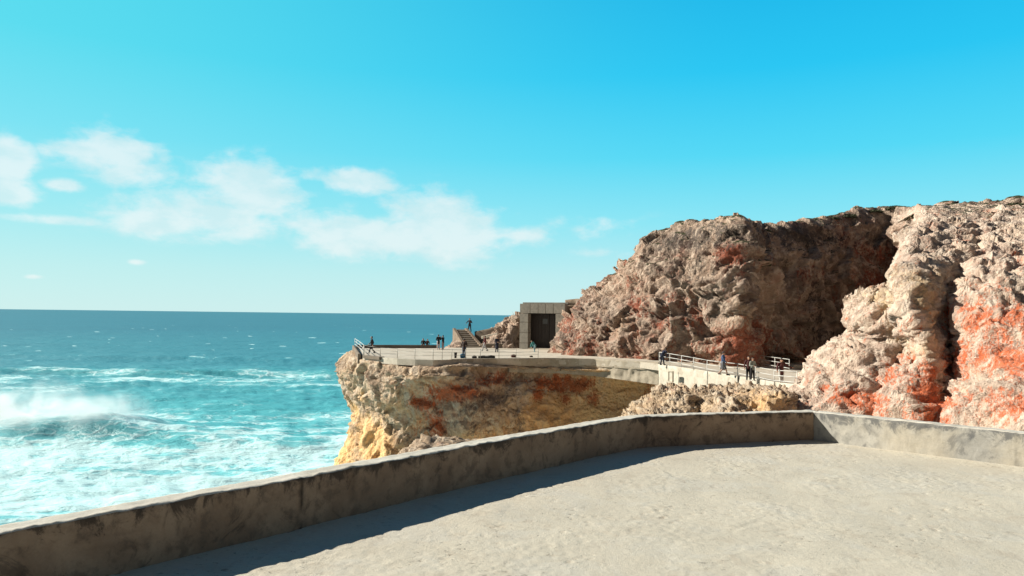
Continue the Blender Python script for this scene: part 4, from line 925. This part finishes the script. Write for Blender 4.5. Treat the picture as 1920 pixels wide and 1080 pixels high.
    if longhair: caps(bm, hd - fwd * .06, neck - fwd * .06 - V((0, 0, .08)), .075, .06)
    o = bm_obj('hair', bm, hair, body, True)
    if cap_:
        bm = bmesh.new(); bm_ball(bm, hd + V((0, -.005, .06)), (.092, .105, .075), 10); bm_ball(bm, hd + fwd * .12 + V((0, 0, .055)), (.065, .075, .012), 8); bm_obj('cap', bm, cloth(cap_), body, True)
    if bag:
        col, s = bag; q = ha[s]; bm = bmesh.new(); bm_box(bm, (q.x + .03 * (-1, 1)[s], q.y + .02, q.z - .34), (.16, .34, .36), 0, .05)
        bm_tube(bm, (q.x, q.y - .08, q.z - .18), (q.x, q.y, q.z - .06), .012, .012, 6); bm_tube(bm, (q.x, q.y + .10, q.z - .18), (q.x, q.y, q.z - .06), .012, .012, 6)
        b = bm_obj('handbag', bm, cloth(col), None, False); bag_o = b
    k = hgt / 1.72; body.location = base + np.array([0, 0, -.035 * k + seat]); body.scale = (k, k, k); body.rotation_euler = (0, 0, R(face))
    if bag:
        bag_o.location = body.location; bag_o.scale = body.scale; bag_o.rotation_euler = body.rotation_euler; tag(bag_o, 'dark bag carried by ' + label.replace('person ', 'the person ')[:70].rsplit(' ', 1)[0] if False else bag_label, 'bag')
    return body
BLK, NAVY, MAR, GREY, WHT = (.012, .012, .014), (.014, .018, .035), (.10, .018, .020), (.30, .30, .29), (.62, .60, .56)
bag_label = ''
# face angle: 0 looks away (+y), 90 looks left (-x), 180 looks at the camera, -90 looks right
person(697, 662.5, ZT, 100, 'person in black walking by the white railing at the tip of the headland', 'walk', 1.74, BLK, BLK)
sb = on(794, 652, ZT); person(0, 0, 0, 170, 'dark haired person in black sitting on the far seaward parapet', 'sit', 1.68, BLK, BLK, loc=(sb[0], sb[1] - .12, ZT), seat=-.08)
sb = on(801, 652, ZT); person(0, 0, 0, -150, 'person in a brown top sitting beside the one in black on the seaward parapet', 'sit', 1.6, (.12, .05, .03), (.05, .03, .03), hair=BRHAIR, loc=(sb[0], sb[1] - .12, ZT), seat=-.08)
person(822, 655.5, ZT, 20, 'person in a bulky black jacket and pale trousers near the seaward parapet', 'hold', 1.74, BLK, (.55, .46, .45), (.3, .27, .25), long_top=True)
person(830.5, 655.5, ZT, 60, 'person in black raising a camera beside the bulky black jacket', 'photo', 1.66, BLK, (.28, .25, .26))
tp = at(880.5, 621.5, 95.4); person(0, 0, 0, 160, 'person in dark clothes standing at the top of the stairs', 'lean', 1.72, NAVY, NAVY, loc=(tp[0], 95.4, tp[2]))
person(870, 671, ZT, -20, 'person in a dark brown coat and blue jeans behind the wire railing', 'hold', 1.82, (.035, .022, .02), (.03, .07, .13), long_top=True)
person(909, 658.5, ZT, 75, 'person in a maroon top and light grey trousers at the foot of the stairs', 'walk', 1.72, MAR, (.36, .36, .37), (.05, .05, .05))
person(931.5, 660.5, ZT, -150, 'brown haired person in a navy dress by the tumbled rocks', 'hold', 1.74, NAVY, NAVY, BLK, BRHAIR, True, True)
person(1003, 661, ZT, 60, 'child in a teal jacket and pale blue trousers in front of the pavilion door', 'bend', 1.50, (.06, .26, .26), (.22, .36, .42), WHT, BRHAIR)
person(1241, 684, -2.15, -60, 'person in a dark blue jacket leaning at the top of the ramp', 'bend', 1.6, (.016, .025, .06), NAVY)
person(1265, 673, -2.2, -100, 'person in navy standing under the cliff behind the ramp railing', 'stand', 1.7, NAVY, NAVY)
person(1258, 674, -2.2, 150, 'small child in a pale top beside the person in navy under the cliff', 'stand', 1.15, (.5, .4, .36), (.2, .2, .22), hair=BRHAIR)
bag_label = 'dark brown bag hanging from the hand of the walker in the blue jacket'
person(1356, 703, -2.22, -120, 'person in a blue jacket and shorts walking down the ramp with a dark bag', 'walk', 1.74, (.035, .075, .17), (.16, .17, .19), (.05, .04, .035), cap_=(.05, .03, .03), bag=((.035, .015, .012), 0), shorts=True)
person(1403.5, 712, -2.32, 170, 'person in a dark red and black jacket walking beside the grey vest on the ramp', 'stand', 1.64, (.06, .012, .012), BLK)
person(1411, 713, -2.33, -160, 'person in a grey vest and black trousers on the ramp', 'hold', 1.58, (.27, .29, .25), BLK, WHT)
person(1465, 722, -2.38, 180, 'person in a maroon jacket and pale trousers stretching one arm out at the ramp foot', 'armout', 1.76, (.075, .018, .016), (.52, .50, .46), (.25, .3, .35), cap_=(.02, .015, .015), long_top=True)

# ------------------------------------------------------------------ THINGS ON THE FLOOR
def bag(px, py, z, size, col, label, kind='backpack', rz=0.3):
    p = on(px, py, z); root = empty(kind, p, rz); tag(root, label, 'bag')
    sx, sy, sz = size; m = cloth(col)
    bm = bmesh.new(); bm_box(bm, (0, 0, sz / 2), (sx, sy, sz), 0, min(size) * .38); bm_obj('body', bm, m, root, True)
    bm = bmesh.new(); bm_box(bm, (sx * .05, -sy * .52, sz * .36), (sx * .62, sy * .2, sz * .5), 0, min(size) * .12); bm_obj('pocket', bm, m, root, True)
    bm = bmesh.new(); pts = [(-sx * .2, 0, sz * .95), (-sx * .14, 0, sz * 1.14), (sx * .14, 0, sz * 1.14), (sx * .2, 0, sz * .95)]
    for a, b in zip(pts[:-1], pts[1:]): bm_tube(bm, a, b, .014, .014, 6)
    bm_obj('strap', bm, m, root, True)
bag(867, 671.5, ZT, (.42, .3, .40), (.03, .14, .24), 'blue backpack on the ground beside the blue jeans')
bag(889.5, 672, ZT, (.45, .3, .22), BLK, 'small black bag on the ground right of the blue backpack')
bag(906, 671.6, ZT, (.95, .35, .20), BLK, 'longer black holdall lying flat on the terrace edge', 'holdall')
bag(921, 671.6, ZT, (.72, .35, .24), (.03, .03, .03), 'second dark holdall nearer the pavilion', 'holdall')
bag(963, 670.2, ZT, (.5, .3, .26), (.09, .03, .025), 'small reddish brown bag on the terrace below the pavilion')
bag(996, 669.6, ZT, (.32, .2, .12), (.07, .05, .04), 'little flat brown pouch on the terrace below the pavilion', 'pouch')
p = on(854, 671.5, ZT); root = empty('litter_bin', p); tag(root, 'small black bin standing behind the wire railing', 'bin')
bm = bmesh.new(); bm_tube(bm, (0, 0, 0), (0, 0, .48), .10, .14, 14); bm_obj('body', bm, cloth(BLK), root, True); bm = bmesh.new(); bm_tube(bm, (0, 0, .48), (0, 0, .52), .155, .155, 14); bm_obj('rim', bm, cloth((.02, .02, .02)), root, True)

# ------------------------------------------------------------------ SHRUBS ON THE RIM
LEAF, lt, lb = material('scrub_leaf'); oi = lt.noise(lt.obj(), 3.0, 3)
lt.put(lb.inputs['Base Color'], lt.mix(oi, (.028, .038, .016), (.075, .080, .035))); lb.inputs['Roughness'].default_value = .8
def shrub(px, py, d, w, h, label):
    p = at(px, py, d); root = empty('shrub', p); tag(root, label, 'shrub', 'low shrubs along the cliff top')
    n = 900; c = rng.normal(size=(n, 3)); c /= np.linalg.norm(c, axis=1)[:, None]; c *= rng.uniform(.45, 1, n)[:, None] ** .5
    c *= (1 + .35 * perlin(c * 2.2 + px, 3))[:, None]; c[:, 2] = np.abs(c[:, 2]); c *= np.array([w, w * .8, h])
    u = rng.normal(size=(n, 3)); u /= np.linalg.norm(u, axis=1)[:, None]; v = np.cross(u, rng.normal(size=(n, 3))); v /= np.linalg.norm(v, axis=1)[:, None]
    s = rng.uniform(.05, .12, n)[:, None]; P = np.stack([c - u * s, c + v * s * .6, c + u * s, c - v * s * .6], 1).reshape(-1, 3)
    link('foliage', np_mesh('foliage', P, np.arange(4 * n).reshape(-1, 4)), LEAF, root, False)
    bm = bmesh.new()
    for k in range(5): a = k * 1.3; bm_tube(bm, (0, 0, -.3), (math.cos(a) * w * .5, math.sin(a) * w * .4, h * .6), .03, .01, 6)
    bm_obj('stem', bm, STEPM, root, True)
for s in ((1560, 412, 83.5, 1.0, .35, 'low dark shrub on the cliff rim above the middle of the shaded face'), (1592, 410, 84.5, 1.1, .5, 'rounder dark shrub on the rim right of the middle of the shaded face'), (1678, 394, 85.5, 1.0, .5, 'dark shrub at the highest bend of the shaded rim'),
          (1776, 390, 61.0, .6, .30, 'small shrub on the skyline above the orange crag'), (1800, 391, 60.4, .6, .26, 'flat shrub on the skyline just right of the small one'), (1905, 389, 58.5, .9, .32, 'wide shrub on the skyline near the right edge'), (1480, 430, 80, 1.4, .3, 'long flat shrub on the rim right of the cliff notch'),
          (1430, 435, 75.5, .9, .35, 'dark shrub in the notch of the cliff rim'), (1340, 430, 76, 1.0, .25, 'flat shrub on top of the left cliff block'), (1640, 399, 86, .9, .3, 'little shrub on the rim between the round shrub and the bend')):
    shrub(*s)
scene.cycles.max_bounces = 8; scene.cycles.diffuse_bounces = 3; scene.cycles.glossy_bounces = 2; scene.cycles.volume_bounces = 2
scene.cycles.volume_step_rate = 2.0; scene.cycles.use_denoising = True
